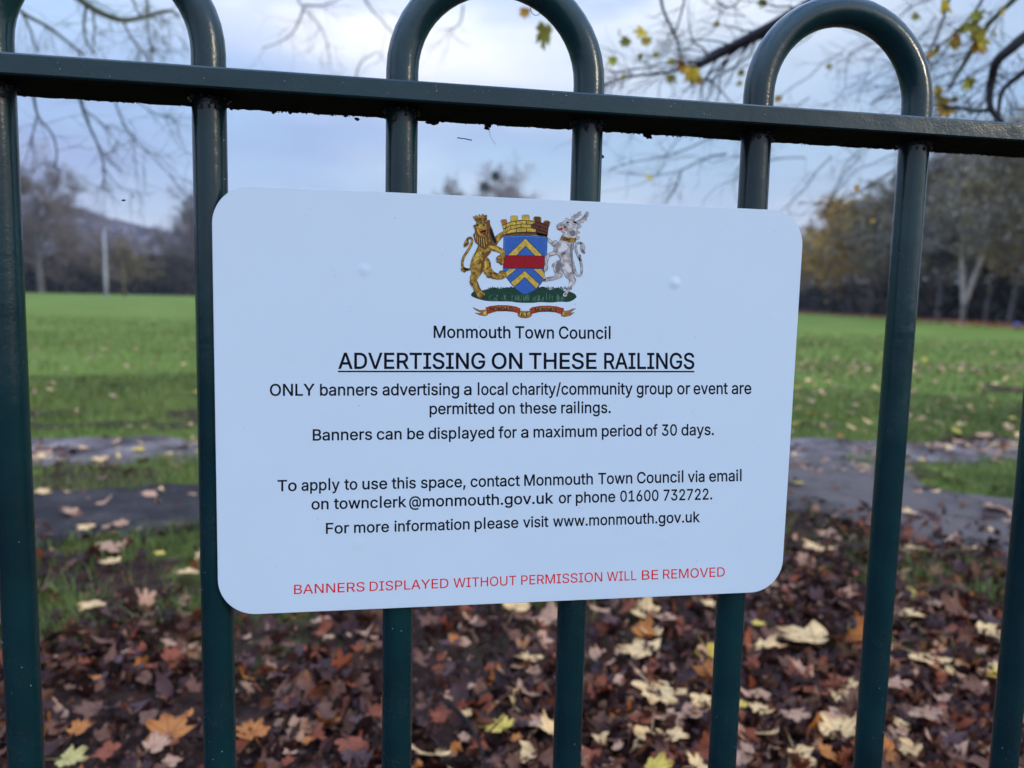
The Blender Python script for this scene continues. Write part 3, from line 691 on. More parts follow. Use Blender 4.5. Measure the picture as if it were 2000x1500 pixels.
def fill(b, loops, a=0.0):
    """loops: list of lists of (x,y,z) with the outer first"""
    vv = [[Vector(p) for p in lp] for lp in loops]
    v2 = [[Vector((p.x*1000, p.z*1000, 0)) for p in lp] for lp in vv]
    tr = tessellate_polygon(v2)
    allv = [p for lp in vv for p in lp]
    tt = []
    for t in tr:
        p, q, r = (allv[i] for i in t)
        # keep every triangle facing the viewer (-y)
        if ((q-p).cross(r-p)).y > 0: t = (t[0], t[2], t[1])
        tt.append(tuple(t))
    b.add(allv, T=tt, a=a)
GL = json.loads(r'''{",":[188,[38,-119,68,71,137,71,84,-119]],".":[188,[95,-4,83,-3,73,1,63,9,55,18,51,29,50,41,51,53,55,64,63,73,73,81,83,85,95,87,107,85,118,81,128,73,135,64,140,53,141,41,140,29,135,18,128,9,118,1,107,-3]],"/":[249,[235,533,71,-76,14,-76,178,533]],"0":[453,[227,-7,191,-3,158,7,130,24,105,48,85,77,69,113,57,155,50,202,48,254,50,306,57,353,69,395,85,431,106,461,130,484,159,502,191,512,227,516,262,512,295,502,323,484,348,461,368,431,384,395,396,353,403,306,405,254,403,202,396,155,384,113,368,77,348,48,323,24,295,7,263,-3],[227,50,250,52,271,60,290,74,306,92,320,116,330,144,338,176,342,213,344,254,342,295,338,332,330,365,320,393,306,416,290,435,271,449,250,457,227,460,203,457,182,449,163,435,147,416,134,393,123,365,115,332,111,295,109,254,111,213,115,176,123,144,134,116,147,92,163,74,182,60,203,52]],"1":[453,[76,0,76,55,391,55,391,0],[276,509,276,0,212,0,212,448,209,448,86,358,86,427,198,509]],"2":[453,[64,0,64,47,234,229,282,282,294,298,303,312,311,327,316,341,319,356,320,371,319,389,315,405,308,419,298,431,287,441,273,449,258,455,241,458,224,460,205,458,188,454,172,447,159,438,148,427,139,413,132,398,128,381,127,362,66,362,68,391,75,418,86,442,102,464,121,482,143,496,168,507,196,513,225,516,254,513,281,507,306,497,328,482,346,465,361,445,372,423,379,398,381,372,380,354,377,336,371,318,363,299,351,280,336,259,317,235,294,209,267,180,153,60,153,57,389,57,389,0]],"3":[453,[218,-7,188,-5,159,1,133,10,108,22,88,38,70,57,57,79,48,104,44,132,109,132,112,115,118,100,126,87,137,76,150,66,165,59,182,54,200,51,219,50,239,51,258,55,275,61,291,69,304,80,315,93,323,108,328,125,329,145,328,163,323,180,316,196,306,211,292,223,275,234,254,241,229,246,201,248,157,248,157,299,288,448,288,452,70,452,70,509,372,509,372,461,211,278,211,289,247,290,279,286,308,276,333,262,354,244,371,222,383,198,391,173,393,145,390,116,383,90,370,66,354,45,333,27,309,12,281,2,251,-5]],"6":[453,[226,-7,196,-4,168,3,142,15,119,31,100,51,84,74,73,101,66,130,64,162,65,187,71,212,80,239,93,268,112,302,137,340,252,509,322,509,151,261,145,261,151,270,157,279,165,288,174,295,184,302,196,307,208,311,221,313,235,314,265,312,291,305,316,295,337,280,355,262,370,240,380,215,387,187,389,157,387,127,379,98,368,73,352,50,333,30,310,14,284,3,257,-4],[226,48,245,50,263,55,279,63,293,73,304,86,314,101,322,119,326,137,327,157,326,178,322,196,314,213,304,228,293,241,279,251,263,259,245,264,226,265,207,264,190,259,174,252,160,241,148,229,138,214,131,197,126,179,125,158,126,138,131,119,138,102,148,86,160,73,174,63,190,55,207,50]],"7":[453,[97,0,323,448,323,452,62,452,62,509,391,509,391,449,165,0]],"@":[676,[355,-135,307,-133,262,-126,221,-114,184,-98,151,-77,122,-53,98,-24,77,9,61,46,50,87,43,131,40,179,43,226,50,269,61,309,78,346,98,379,123,408,151,433,184,454,220,470,260,482,303,489,349,492,394,489,435,482,472,469,506,452,536,432,562,407,584,380,603,351,617,319,627,285,633,251,635,215,635,191,633,166,631,142,627,118,622,96,615,76,605,57,593,42,579,28,561,18,541,13,517,11,503,11,490,13,476,17,463,21,451,28,441,36,432,45,426,56,423,68,420,68,413,54,402,41,388,30,371,20,351,15,326,13,298,15,273,23,251,35,232,52,216,73,204,96,195,123,190,152,188,182,190,212,197,239,207,265,220,287,237,306,257,322,279,334,304,341,330,343,351,342,369,338,385,331,398,323,409,314,416,306,419,306,419,335,474,335,474,110,475,97,479,85,485,74,493,66,505,61,518,59,533,61,546,66,557,76,565,89,571,106,576,127,579,152,580,182,581,215,579,245,575,273,567,301,555,327,541,351,523,373,502,393,477,410,450,424,419,434,385,440,347,442,309,440,274,434,242,424,213,410,187,393,164,372,144,347,128,320,115,289,105,255,100,218,98,178,100,138,105,100,115,66,128,35,144,8,165,-17,188,-37,215,-54,246,-68,280,-78,317,-83,357,-85,376,-85,394,-83,412,-80,458,-69,489,-59,504,-107,464,-120,411,-131,392,-133,374,-135],[329,65,350,66,368,71,382,78,395,89,405,102,412,118,417,138,421,160,422,185,421,210,417,231,411,249,403,263,393,274,381,282,366,287,350,290,331,292,313,290,297,285,283,277,271,267,260,254,252,239,246,222,243,204,242,185,243,164,246,144,251,125,258,108,267,94,279,81,293,72,310,67]],"A":[480,[16,0,201,509,276,509,463,0,395,0,287,302,264,372,232,478,245,478,213,371,191,302,85,0],[110,142,110,199,370,199,370,142]],"B":[456,[60,0,60,509,241,509,274,507,304,501,329,491,350,477,367,461,381,442,390,421,396,398,398,374,397,353,393,336,387,320,378,307,368,295,356,286,343,278,329,272,315,267,315,262,331,260,347,254,363,245,378,234,391,220,402,203,411,184,416,161,418,136,416,111,410,88,400,67,386,48,368,31,344,18,317,8,284,2,247,0],[125,57,245,57,281,60,309,67,330,80,344,96,353,115,355,137,354,153,350,169,342,184,333,197,320,209,306,218,289,225,269,229,248,231,125,231],[125,285,238,285,256,287,273,290,288,296,302,304,314,314,323,326,330,340,335,355,336,372,333,393,326,412,313,429,294,442,270,449,240,452,125,452]],"C":[510,[267,-7,225,-3,186,7,150,25,119,49,92,79,70,115,53,157,44,203,40,254,44,305,53,352,70,393,92,429,119,459,150,484,186,501,225,512,267,516,293,514,317,511,340,504,362,496,383,485,402,471,419,456,435,438,448,418,459,397,467,373,473,348,408,348,404,365,397,380,389,395,380,407,369,418,357,428,344,437,330,444,315,449,300,453,284,455,267,456,237,453,209,445,184,432,161,414,141,391,125,364,113,332,106,295,103,254,106,213,113,177,125,145,141,117,161,94,184,76,210,63,237,56,267,53,284,54,300,56,315,60,330,65,344,72,357,81,369,90,380,102,389,114,397,128,404,144,408,160,473,160,467,135,459,112,448,91,435,71,420,53,402,38,383,24,363,13,341,5,317,-2,293,-6]],"D":[502,[219,0,96,0,96,57,215,57,254,60,288,68,318,81,343,99,363,122,379,149,390,181,397,216,399,255,397,294,390,329,379,361,364,388,344,410,320,428,291,441,258,449,221,452,93,452,93,509,225,509,273,505,315,495,353,478,385,455,412,426,433,391,449,351,458,306,462,255,458,205,449,159,433,119,411,83,384,54,351,31,312,14,268,3],[125,509,125,0,60,0,60,509]],"E":[419,[60,0,60,509,372,509,372,452,125,452,125,286,355,286,355,229,125,229,125,57,375,57,375,0]],"F":[410,[60,0,60,509,369,509,369,452,125,452,125,278,346,278,346,221,125,221,125,0]],"G":[520,[269,-7,225,-3,185,7,149,25,118,49,91,79,69,116,53,157,43,203,40,254,43,305,53,352,69,393,91,429,117,459,149,484,184,501,223,512,265,516,291,514,316,510,340,504,363,494,384,483,403,469,421,453,436,436,449,416,460,395,468,373,474,349,408,349,402,365,395,379,387,393,378,406,368,417,356,427,344,436,330,443,315,448,300,453,283,455,265,456,236,453,209,445,183,432,160,414,141,392,125,364,113,332,106,295,103,254,106,213,113,177,125,145,141,117,161,95,184,76,210,63,238,56,269,53,296,55,322,61,345,71,365,85,382,102,396,123,407,147,413,173,415,202,434,199,283,199,283,256,478,256,478,200,475,160,466,124,451,91,431,62,406,38,377,19,344,5,308,-4]],"H":[517,[60,0,60,509,125,509,125,289,392,289,392,509,457,509,457,0,392,0,392,232,125,232,125,0]],"I":[300,[31,0,31,57,118,57,118,452,31,452,31,509,269,509,269,452,183,452,183,57,269,57,269,0]],"L":[393,[60,0,60,509,125,509,125,57,361,57,361,0]],"M":[628,[60,0,60,509,152,509,277,187,287,159,299,123,311,84,322,49,307,49,318,83,330,121,342,158,352,187,476,509,568,509,568,0,504,0,504,291,504,327,505,369,506,413,507,457,513,457,498,409,482,363,467,322,456,291,342,0,286,0,170,291,159,321,145,361,129,408,112,457,119,457,120,416,121,372,122,328,122,291,122,0]],"N":[523,[60,0,60,509,136,509,343,183,363,151,388,107,414,55,405,54,401,108,399,157,399,195,399,509,463,509,463,0,387,0,202,290,177,331,148,381,108,452,119,454,122,384,124,328,125,291,125,0]],"O":[533,[267,-7,225,-3,186,7,150,25,119,49,92,79,70,115,53,157,44,203,40,254,44,305,53,352,70,393,92,429,119,459,150,484,186,501,225,512,267,516,309,512,348,501,384,484,415,459,442,429,464,393,480,352,490,305,493,254,490,203,480,157,464,115,442,79,415,49,384,25,348,7,309,-3],[267,53,296,55,324,63,349,76,372,94,392,116,408,144,420,176,428,213,430,254,428,295,420,332,408,365,392,392,372,415,349,433,324,446,296,453,267,456,237,453,210,445,184,433,161,415,142,392,125,364,113,332,106,295,103,254,106,213,113,176,125,144,142,117,161,94,184,76,210,63,237,55]],"P":[445,[60,0,60,509,235,509,272,506,305,499,332,487,356,471,375,452,390,430,400,404,407,377,409,348,407,318,400,291,390,265,375,243,356,223,332,207,305,195,272,188,235,186,109,186,109,242,233,242,257,244,279,248,297,256,312,266,324,279,333,294,339,310,343,328,344,348,343,367,339,385,333,402,324,416,312,428,297,439,279,446,257,451,232,452,125,452,125,0]],"R":[449,[60,0,60,509,236,509,273,506,305,500,333,489,356,473,376,455,390,433,401,408,407,381,409,352,407,323,401,296,390,271,376,250,356,232,333,217,305,206,273,200,236,198,96,198,96,255,234,255,258,256,280,260,298,267,313,276,325,287,334,300,340,316,344,333,345,352,344,371,340,389,334,405,325,419,313,430,298,440,279,446,258,451,233,452,125,452,125,0],[353,0,230,229,303,229,428,0]],"S":[447,[224,-9,188,-7,156,-1,128,9,102,23,81,40,64,60,51,83,42,109,38,137,104,137,108,118,114,102,123,88,136,76,150,66,166,59,185,53,204,50,224,49,246,50,267,54,286,60,303,69,317,79,329,92,338,106,344,122,346,139,344,154,340,168,332,179,322,189,310,197,296,205,280,211,263,217,245,222,184,239,145,253,112,269,86,289,67,313,56,341,52,372,54,400,62,425,75,448,92,468,113,484,138,498,165,508,195,514,227,516,259,514,289,508,316,498,340,484,360,468,377,449,390,427,398,403,401,378,337,378,332,402,320,421,302,437,280,449,254,456,225,459,204,457,185,454,167,448,152,440,139,430,129,418,121,405,117,391,115,376,117,359,122,345,131,334,142,324,155,315,169,308,184,302,198,297,212,293,264,279,312,264,328,256,344,248,359,238,372,226,384,213,395,198,402,180,407,161,408,139,406,112,399,87,386,64,370,43,349,25,323,11,294,0,261,-7]],"T":[449,[32,452,32,509,417,509,417,452,257,452,257,0,193,0,193,452]],"U":[517,[259,-8,220,-6,186,2,154,15,126,33,103,55,85,80,71,108,63,140,60,173,60,509,124,509,124,178,126,155,132,133,141,113,153,95,169,80,187,68,208,59,232,53,259,52,285,53,309,59,331,68,349,80,364,95,377,113,385,133,391,155,393,178,393,509,457,509,457,173,454,140,446,108,433,80,414,55,391,33,363,15,332,2,297,-6]],"V":[480,[204,0,16,509,84,509,192,206,215,137,248,31,235,31,267,138,290,206,395,509,463,509,278,0]],"W":[686,[155,0,16,509,82,509,163,196,175,145,187,94,197,40,189,40,200,94,211,145,224,196,306,509,380,509,462,196,474,145,486,94,497,40,488,40,499,94,510,145,523,196,603,509,670,509,530,0,455,0,368,323,351,391,336,475,350,475,335,395,318,323,230,0]],"Y":[472,[203,0,203,208,16,509,91,509,192,344,222,292,231,274,240,254,250,230,224,230,233,254,242,275,251,293,280,344,381,509,455,509,268,208,268,0]],"a":[389,[160,-9,137,-7,115,-3,94,5,76,15,60,29,48,45,38,63,32,84,30,108,32,128,36,146,43,161,53,174,64,184,78,193,92,200,108,206,125,211,178,220,234,227,247,229,257,231,265,235,271,240,274,246,276,255,276,257,275,272,272,285,267,297,260,307,251,315,240,322,227,327,212,330,196,331,178,330,163,327,149,322,137,316,127,309,118,301,110,292,104,283,100,274,41,291,51,313,64,331,79,346,95,358,114,368,133,375,153,380,173,383,194,384,208,384,223,382,239,379,255,375,271,369,286,360,300,350,312,336,322,320,330,301,335,278,337,251,337,0,277,0,277,52,272,52,267,43,260,34,252,25,242,16,229,8,215,1,199,-4,181,-7],[170,45,192,47,211,51,228,59,242,68,254,80,263,93,270,108,274,122,276,138,276,190,272,187,267,184,259,182,231,176,200,171,175,168,161,166,147,163,134,159,122,153,112,147,103,139,97,130,93,118,92,105,93,93,96,82,102,72,109,64,119,57,130,52,142,48,156,46]],"b":[424,[229,-8,208,-7,189,-3,172,4,159,12,147,21,138,31,118,59,112,59,112,0,53,0,53,509,114,509,114,319,118,319,137,346,147,355,158,364,171,373,188,379,207,383,229,384,259,382,287,374,313,361,335,342,354,320,370,293,381,261,388,227,390,189,388,151,381,116,370,84,355,57,336,34,313,16,288,3,260,-6],[220,47,242,49,262,55,279,66,294,80,306,97,316,117,323,139,327,163,328,189,327,215,323,239,316,261,307,281,295,298,280,311,262,322,243,328,220,330,198,328,178,322,161,312,147,299,134,282,125,263,118,241,114,216,113,189,114,162,118,138,125,115,135,95,147,78,162,65,179,55,198,49]],"c":[396,[207,-8,174,-5,144,3,117,16,93,35,72,58,56,85,44,116,37,150,34,187,37,225,44,260,56,291,72,318,93,341,117,360,144,374,174,382,207,384,226,384,243,381,260,377,276,371,291,364,305,356,318,346,330,335,340,322,349,308,356,293,362,277,303,262,300,272,295,281,290,289,284,297,278,304,270,311,261,316,252,321,242,325,231,328,220,329,207,330,184,328,163,321,145,310,130,296,118,278,108,258,102,236,98,212,96,187,98,163,102,139,108,117,118,97,130,80,145,66,163,55,184,49,207,46,220,47,232,49,243,52,253,55,262,60,271,66,279,73,285,80,292,89,297,98,301,107,304,117,363,102,357,86,350,70,341,56,331,43,319,32,306,21,292,12,277,5,261,-1,244,-5,226,-7]],"d":[424,[195,-8,165,-6,137,3,111,16,89,34,70,57,55,84,43,116,36,151,34,189,36,227,43,261,55,293,70,320,89,342,112,361,137,374,165,382,196,384,218,383,237,379,253,373,267,364,278,355,287,346,306,319,311,319,311,509,372,509,372,0,313,0,313,59,307,59,287,31,277,21,266,12,252,4,236,-3,217,-7],[205,47,226,49,246,55,263,65,278,78,290,95,299,115,306,138,310,162,312,189,310,216,306,241,300,263,290,282,278,299,263,312,246,322,227,328,205,330,182,328,162,322,145,311,130,298,118,281,108,261,102,239,98,215,96,189,98,163,102,139,109,117,118,97,130,80,145,66,162,55,182,49]],"e":[404,[212,-8,177,-5,145,3,117,16,92,35,72,58,56,85,44,116,37,150,34,187,36,224,44,258,55,290,71,317,91,340,115,359,142,373,172,382,205,384,226,383,246,380,266,374,285,366,303,355,319,341,334,324,347,305,357,282,365,256,370,227,371,194,371,169,75,169,75,221,338,221,310,202,308,226,304,248,298,269,288,286,277,301,263,314,246,323,227,328,205,330,183,328,164,323,146,313,131,301,119,286,109,270,102,251,97,231,96,211,96,178,98,151,102,127,110,106,121,88,135,73,151,61,169,53,190,48,212,46,227,47,241,49,254,53,265,58,276,65,285,73,294,82,300,93,306,105,365,91,358,72,348,55,335,39,320,26,302,14,283,4,261,-3,237,-7]],"f":[254,[228,379,228,327,6,327,6,379],[81,0,81,432,82,452,87,470,96,486,107,499,120,510,135,519,152,525,169,529,187,530,201,530,212,529,222,527,243,521,227,468,215,472,195,474,178,472,164,468,154,460,147,449,143,435,142,419,142,0]],"g":[425,[207,-151,180,-149,156,-146,134,-140,114,-132,97,-122,82,-110,70,-97,59,-84,51,-69,101,-41,122,-66,131,-74,142,-82,154,-88,169,-93,187,-96,207,-97,236,-95,261,-87,282,-75,298,-58,308,-34,311,-6,311,68,306,68,287,41,277,32,266,23,252,16,236,10,217,6,195,5,165,7,138,14,113,27,90,43,71,65,55,90,43,120,36,154,34,191,36,229,43,263,55,293,71,320,90,342,112,361,138,374,166,382,196,384,218,383,237,379,253,373,267,365,279,356,288,346,308,319,313,319,313,379,372,379,372,-9,370,-40,363,-67,350,-90,334,-109,314,-124,291,-136,265,-144,237,-149],[205,59,227,61,246,66,264,75,278,87,290,103,300,121,307,142,311,166,312,193,311,219,307,242,300,264,291,283,279,299,264,312,247,322,227,328,205,330,182,328,163,322,145,312,130,298,118,282,109,262,102,241,98,218,96,193,98,167,102,144,109,123,118,104,131,88,145,76,163,66,183,61]],"h":[410,[114,227,114,0,53,0,53,509,114,509,114,287,102,287,116,319,132,344,152,362,175,374,200,382,227,384,252,383,275,377,295,369,313,356,328,340,341,321,350,298,355,271,357,240,357,0,296,0,296,235,293,263,286,286,273,304,256,318,235,326,210,329,192,328,176,324,161,317,147,308,136,297,126,283,119,266,115,248]],"i":[167,[53,0,53,379,114,379,114,0],[84,443,73,444,63,448,54,455,47,463,43,472,41,483,43,494,47,504,54,512,63,518,73,522,84,524,95,522,105,518,114,512,121,504,125,494,126,483,125,472,121,463,114,455,105,448,95,444]],"k":[381,[110,137,110,212,121,212,284,379,360,379,184,199,177,199],[53,0,53,509,114,509,114,0],[294,0,148,186,191,229,372,0]],"l":[189,[139,-2,112,0,91,8,74,20,62,37,55,59,53,84,53,509,114,509,114,99,114,83,117,71,120,62,126,57,135,53,146,52,160,53,170,54,181,3,162,-1]],"m":[610,[53,0,53,379,112,379,112,295,108,295,114,314,122,331,132,346,144,358,158,368,172,376,187,382,203,385,219,386,245,383,268,375,287,361,303,342,314,320,321,295,312,295,318,312,326,329,337,343,350,356,364,366,381,375,398,381,417,385,437,386,458,385,478,380,497,372,514,361,529,346,541,328,550,307,555,283,557,255,557,0,496,0,496,254,493,279,485,298,473,313,456,323,438,329,419,330,402,329,387,326,374,320,363,312,353,302,345,290,340,277,336,263,335,247,335,0,274,0,274,260,272,280,265,297,253,311,238,322,220,328,199,330,185,329,171,326,158,320,145,312,135,302,126,289,119,274,115,257,114,238,114,0]],"n":[410,[114,227,114,0,53,0,53,379,112,379,112,287,102,287,116,319,132,344,152,362,175,374,200,382,227,384,252,383,275,377,295,369,313,356,328,340,341,321,350,298,355,271,357,240,357,0,296,0,296,235,293,263,286,286,273,304,256,318,235,326,210,329,192,328,176,324,161,317,147,308,136,297,126,283,119,266,115,248]],"o":[415,[207,-8,174,-5,144,3,117,16,93,35,72,58,56,85,44,116,37,150,34,187,37,225,44,260,56,291,72,318,93,341,117,360,144,374,174,382,207,384,241,382,271,374,299,360,323,341,343,318,359,291,371,260,379,225,381,187,379,150,371,116,359,85,343,58,323,35,299,16,271,3,241,-5],[207,46,231,49,252,55,270,66,285,80,298,97,307,117,314,139,318,163,319,187,318,212,314,236,307,258,298,278,285,296,270,310,252,321,231,328,207,330,184,328,163,321,145,310,130,296,118,278,108,258,102,236,98,212,96,187,98,163,102,139,108,117,118,97,130,80,145,66,163,55,184,49]],"p":[424,[53,-143,53,379,112,379,112,319,118,319,137,346,147,355,158,364,171,373,188,379,207,383,229,384,259,382,287,374,313,361,335,342,354,320,370,293,381,261,388,227,390,189,388,151,381,116,370,84,355,57,336,34,313,16,288,3,260,-6,229,-8,208,-7,189,-3,173,4,159,12,147,21,138,31,118,59,114,59,114,-143],[220,47,242,49,262,55,279,66,294,80,306,97,316,117,323,139,327,163,328,189,327,215,323,239,316,261,307,281,295,298,280,311,262,322,243,328,220,330,198,328,178,322,161,312,147,299,134,282,125,263,118,241,114,216,113,189,114,162,118,138,125,115,135,95,147,78,162,65,179,55,198,49]],"r":[259,[53,0,53,379,112,379,112,321,115,321,124,339,137,354,152,367,171,377,191,383,213,385,229,384,243,384,243,322,230,324,207,326,190,324,174,321,159,315,146,306,135,296,126,284,119,269,115,254,114,237,114,0]],"s":[365,[182,-8,157,-7,133,-3,112,3,93,12,76,24,62,38,50,54,41,73,36,94,94,107,101,87,111,72,124,60,141,52,160,47,181,45,206,47,227,53,244,62,258,74,265,88,268,103,266,115,262,126,254,136,243,144,229,150,212,155,149,170,118,180,92,192,72,208,58,227,50,249,47,274,49,295,55,314,65,332,79,347,95,360,115,370,137,378,161,383,187,384,212,383,234,379,254,372,271,363,286,352,299,339,309,324,318,308,324,290,268,277,262,291,254,304,243,316,228,325,210,331,187,333,166,331,147,326,131,317,119,305,111,292,109,277,110,264,115,253,124,243,136,235,152,229,172,223,229,209,261,200,287,187,306,171,320,153,328,131,331,107,329,85,323,65,312,47,298,31,281,18,260,6,236,-2,210,-7]],"t":[227,[204,379,204,327,6,327,6,379],[65,471,126,471,126,98,127,83,130,70,136,61,144,55,156,51,170,50,185,51,202,54,213,2,192,-3,168,-4,138,-1,113,7,92,21,77,41,68,64,65,93]],"u":[410,[182,-5,158,-3,135,2,115,11,97,23,82,39,69,59,60,82,54,109,53,139,53,379,114,379,114,144,116,117,124,94,137,75,154,61,175,53,200,50,218,51,234,55,249,62,263,71,274,83,283,97,290,113,295,132,296,153,296,379,357,379,357,0,298,0,298,92,307,92,294,60,277,35,257,17,234,5,209,-3]],"v":[389,[163,0,17,379,84,379,165,155,173,132,180,110,187,87,206,21,184,21,203,87,209,110,216,132,224,155,305,379,371,379,226,0]],"w":[567,[138,0,23,379,87,379,133,214,154,137,175,41,165,41,186,135,206,214,252,379,316,379,362,214,382,136,402,41,391,41,413,135,434,214,480,379,545,379,429,0,368,0,319,172,305,225,291,280,277,338,291,338,277,280,263,225,248,172,199,0]],"x":[379,[21,0,171,218,171,171,29,379,100,379,147,306,179,253,207,206,175,206,202,253,211,270,222,287,233,306,282,379,352,379,209,169,209,214,358,0,287,0,231,85,200,136,173,182,205,182,178,136,170,120,160,103,148,85,91,0]],"y":[389,[47,-139,61,-86,71,-87,83,-89,94,-90,104,-89,113,-86,122,-81,130,-74,138,-64,145,-51,151,-36,163,-1,17,379,84,379,165,155,173,132,180,109,187,87,206,21,184,21,202,87,224,155,305,379,371,379,204,-58,196,-77,187,-93,177,-107,165,-119,153,-128,139,-136,125,-141,109,-144,91,-145,65,-143]]," ":[188]}''')
GL['l'] = [215, [75, 0, 75, 545, 138, 545, 138, 0]]
def area(c): return sum(c[i]*c[(i+3) % len(c)]-c[(i+2) % len(c)]*c[i+1] for i in range(0, len(c), 2))/2
def inside(pt, c):
    x, y = pt; r = False; n = len(c)//2
    for i in range(n):
        x0, y0, x1, y1 = c[2*i], c[2*i+1], c[2*((i+1) % n)], c[2*((i+1) % n)+1]
        if (y0 > y) != (y1 > y) and x < (x1-x0)*(y-y0)/(y1-y0)+x0: r = not r
    return r
def embolden(c, d):
    if not d: return c
    n = len(c)//2; P = [(c[2*i], c[2*i+1]) for i in range(n)]; out = []
    sg = 1 if OUTER_POS else -1
    for i in range(n):
        (x0, y0), (x1, y1), (x2, y2) = P[i-1], P[i], P[(i+1) % n]
        a = math.hypot(x1-x0, y1-y0) or 1; e = math.hypot(x2-x1, y2-y1) or 1
        n0 = ((y1-y0)/a, -(x1-x0)/a); n1 = ((y2-y1)/e, -(x2-x1)/e); mx_, my_ = n0[0]+n1[0], n0[1]+n1[1]; k = max(mx_*mx_+my_*my_, .8)
        out += [x1+sg*d*2*mx_/k, y1+sg*d*2*my_/k]
    return out
OUTER_POS = area(max(GL['H'][1:], key=lambda c: abs(area(c)))) > 0
def word(b, s, x0, x1, yb0, yb1, cap, layer=0, bold=3.0):
    """lay a word on the panel so its ink runs from (x0,yb0) to (x1,yb1) on the baseline"""
    pen = 0; glyphs = []
    for ch in s:
        glyphs.append((ch, pen)); pen += GL[ch][0]
    ext = [(p+v) for ch, p in glyphs for c in GL[ch][1:] for v in c[::2]]; mn, mxx = min(ext), max(ext)
    for ch, p in glyphs:
        P, T = glyph_tris(ch, bold); V = []
        for x, y in P:
            u = (p+x-mn)/(mxx-mn); V.append(SL(x0+(x1-x0)*u, yb0+(yb1-yb0)*u-y*cap/509.0, layer))
        b.add(V, T=[t[::-1] if not CCW_FRONT else t for t in T])
CCW_FRONT = True
GT = {}
def glyph_tris(ch, bold):
    """triangles of a letter: Delaunay over all contours, kept where the winding is not zero"""
    if (ch, bold) in GT: return GT[(ch, bold)]
    cs = []
    for c in GL[ch][1:]:
        q = [];
        for i in range(0, len(c), 2):
            if not q or abs(q[-1][0]-c[i])+abs(q[-1][1]-c[i+1]) > 2: q.append((c[i], c[i+1]))
        if abs(q[0][0]-q[-1][0])+abs(q[0][1]-q[-1][1]) <= 2: q.pop()
        cs.append(embolden([v for p in q for v in p], bold))
    V = []; E = []
    for c in cs:
        n = len(c)//2; b0 = len(V); V += [Vector((c[2*i], c[2*i+1])) for i in range(n)]; E += [(b0+i, b0+(i+1) % n) for i in range(n)]
    ov, oe, of, *_ = delaunay_2d_cdt(V, E, [], 0, 1e-4)
    def wind(x, y):
        w = 0
        for c in cs:
            n = len(c)//2
            for i in range(n):
                ax, ay, bx, by = c[2*i], c[2*i+1], c[2*((i+1) % n)], c[2*((i+1) % n)+1]
                if (ay <= y) != (by <= y):
                    t = (bx-ax)*(y-ay)/(by-ay)+ax
                    if t > x: w += 1 if by > ay else -1
        return w
    T = []
    for f in of:
        x = sum(ov[i].x for i in f)/3; y = sum(ov[i].y for i in f)/3
        if wind(x, y): T.append(tuple(f))
    GT[(ch, bold)] = ([(v.x, v.y) for v in ov], T); return GT[(ch, bold)]
def line(words, base, cap, m=None, name='text_line', bold=12.0):
    """words: (text, x0, x1); base: two (x, y) points of the baseline"""
    (xa, ya), (xb, yb) = base; f = lambda x: ya+(yb-ya)*(x-xa)/(xb-xa)
    b = MB()
    for s, x0, x1 in words: word(b, s, x0, x1, f(x0), f(x1), cap, 0, bold)
    return b.build(name, m or INK, sign, smooth=False)
line([('Monmouth', 847.5, 996.5), ('Town', 1007, 1081.5), ('Council', 1092, 1192)], ((850, 659.5), (1190, 661.7)), 23, name='council_name')
line([('ADVERTISING', 661.5, 947), ('ON', 961, 1019.5), ('THESE', 1034, 1164.5), ('RAILINGS', 1180.5, 1355.5)], ((660, 720), (1356, 720.3)), 30.5, name='heading')
b = MB(); fill(b, [[SL(660, 724), SL(660, 727), SL(1356, 727.3), SL(1356, 724.3)]]); b.build('underline', INK, sign, smooth=False)
line([('ONLY', 527.5, 613.8), ('banners', 625.5, 736.8), ('advertising', 747.5, 896.3), ('a', 906.5, 920.5), ('local', 933.5, 991), ('charity/community', 1001, 1235), ('group', 1243.8, 1313), ('or', 1323, 1347.5), ('event', 1355, 1421), ('are', 1429.5, 1467)], ((530, 772.8), (1460, 769.3)), 22.5)
line([('permitted', 839.5, 964.3), ('on', 974.5, 1005), ('these', 1015.5, 1086.3), ('railings.', 1096.5, 1192.5)], ((840, 808.9), (1190, 806.4)), 21.5)
line([('Banners', 611.3, 726.3), ('can', 736.3, 784), ('be', 796, 827.5), ('displayed', 837.5, 964.5), ('for', 974, 1008.8), ('a', 1018, 1031.5), ('maximum', 1042.5, 1165.3), ('period', 1175.8, 1252.5), ('of', 1261.8, 1284), ('30', 1293, 1321.8), ('days.', 1331.3, 1394)], ((611, 860.3), (1390, 849.5)), 21.5)
line([('To', 542.5, 579), ('apply', 589.3, 663), ('to', 673, 697.5), ('use', 708.3, 755.8), ('this', 765.5, 811.8), ('space,', 822.5, 909), ('contact', 919.5, 1015), ('Monmouth', 1024.3, 1157.5), ('Town', 1168.8, 1234.5), ('Council', 1244.5, 1334.3), ('via', 1343.8, 1375.8), ('email', 1385.5, 1448)], ((545, 959.3), (1445, 939.3)), 21.3)
line([('on', 608.8, 641.3), ('townclerk', 652.5, 793), ('@', 799.5, 822), ('monmouth.gov.uk', 826.3, 1080), ('or', 1091.8, 1115.8), ('phone', 1125, 1201.3), ('01600', 1211.8, 1285.8), ('732722.', 1296.3, 1390.5)], ((610, 995), (1390, 975.3)), 21)
line([('For', 637, 681.3), ('more', 692, 759.3), ('information', 770.8, 916.8), ('please', 927.5, 1012), ('visit', 1022, 1070.8), ('www.monmouth.gov.uk', 1080.5, 1366.3)], ((640, 1042.3), (1365, 1019.5)), 20.5)
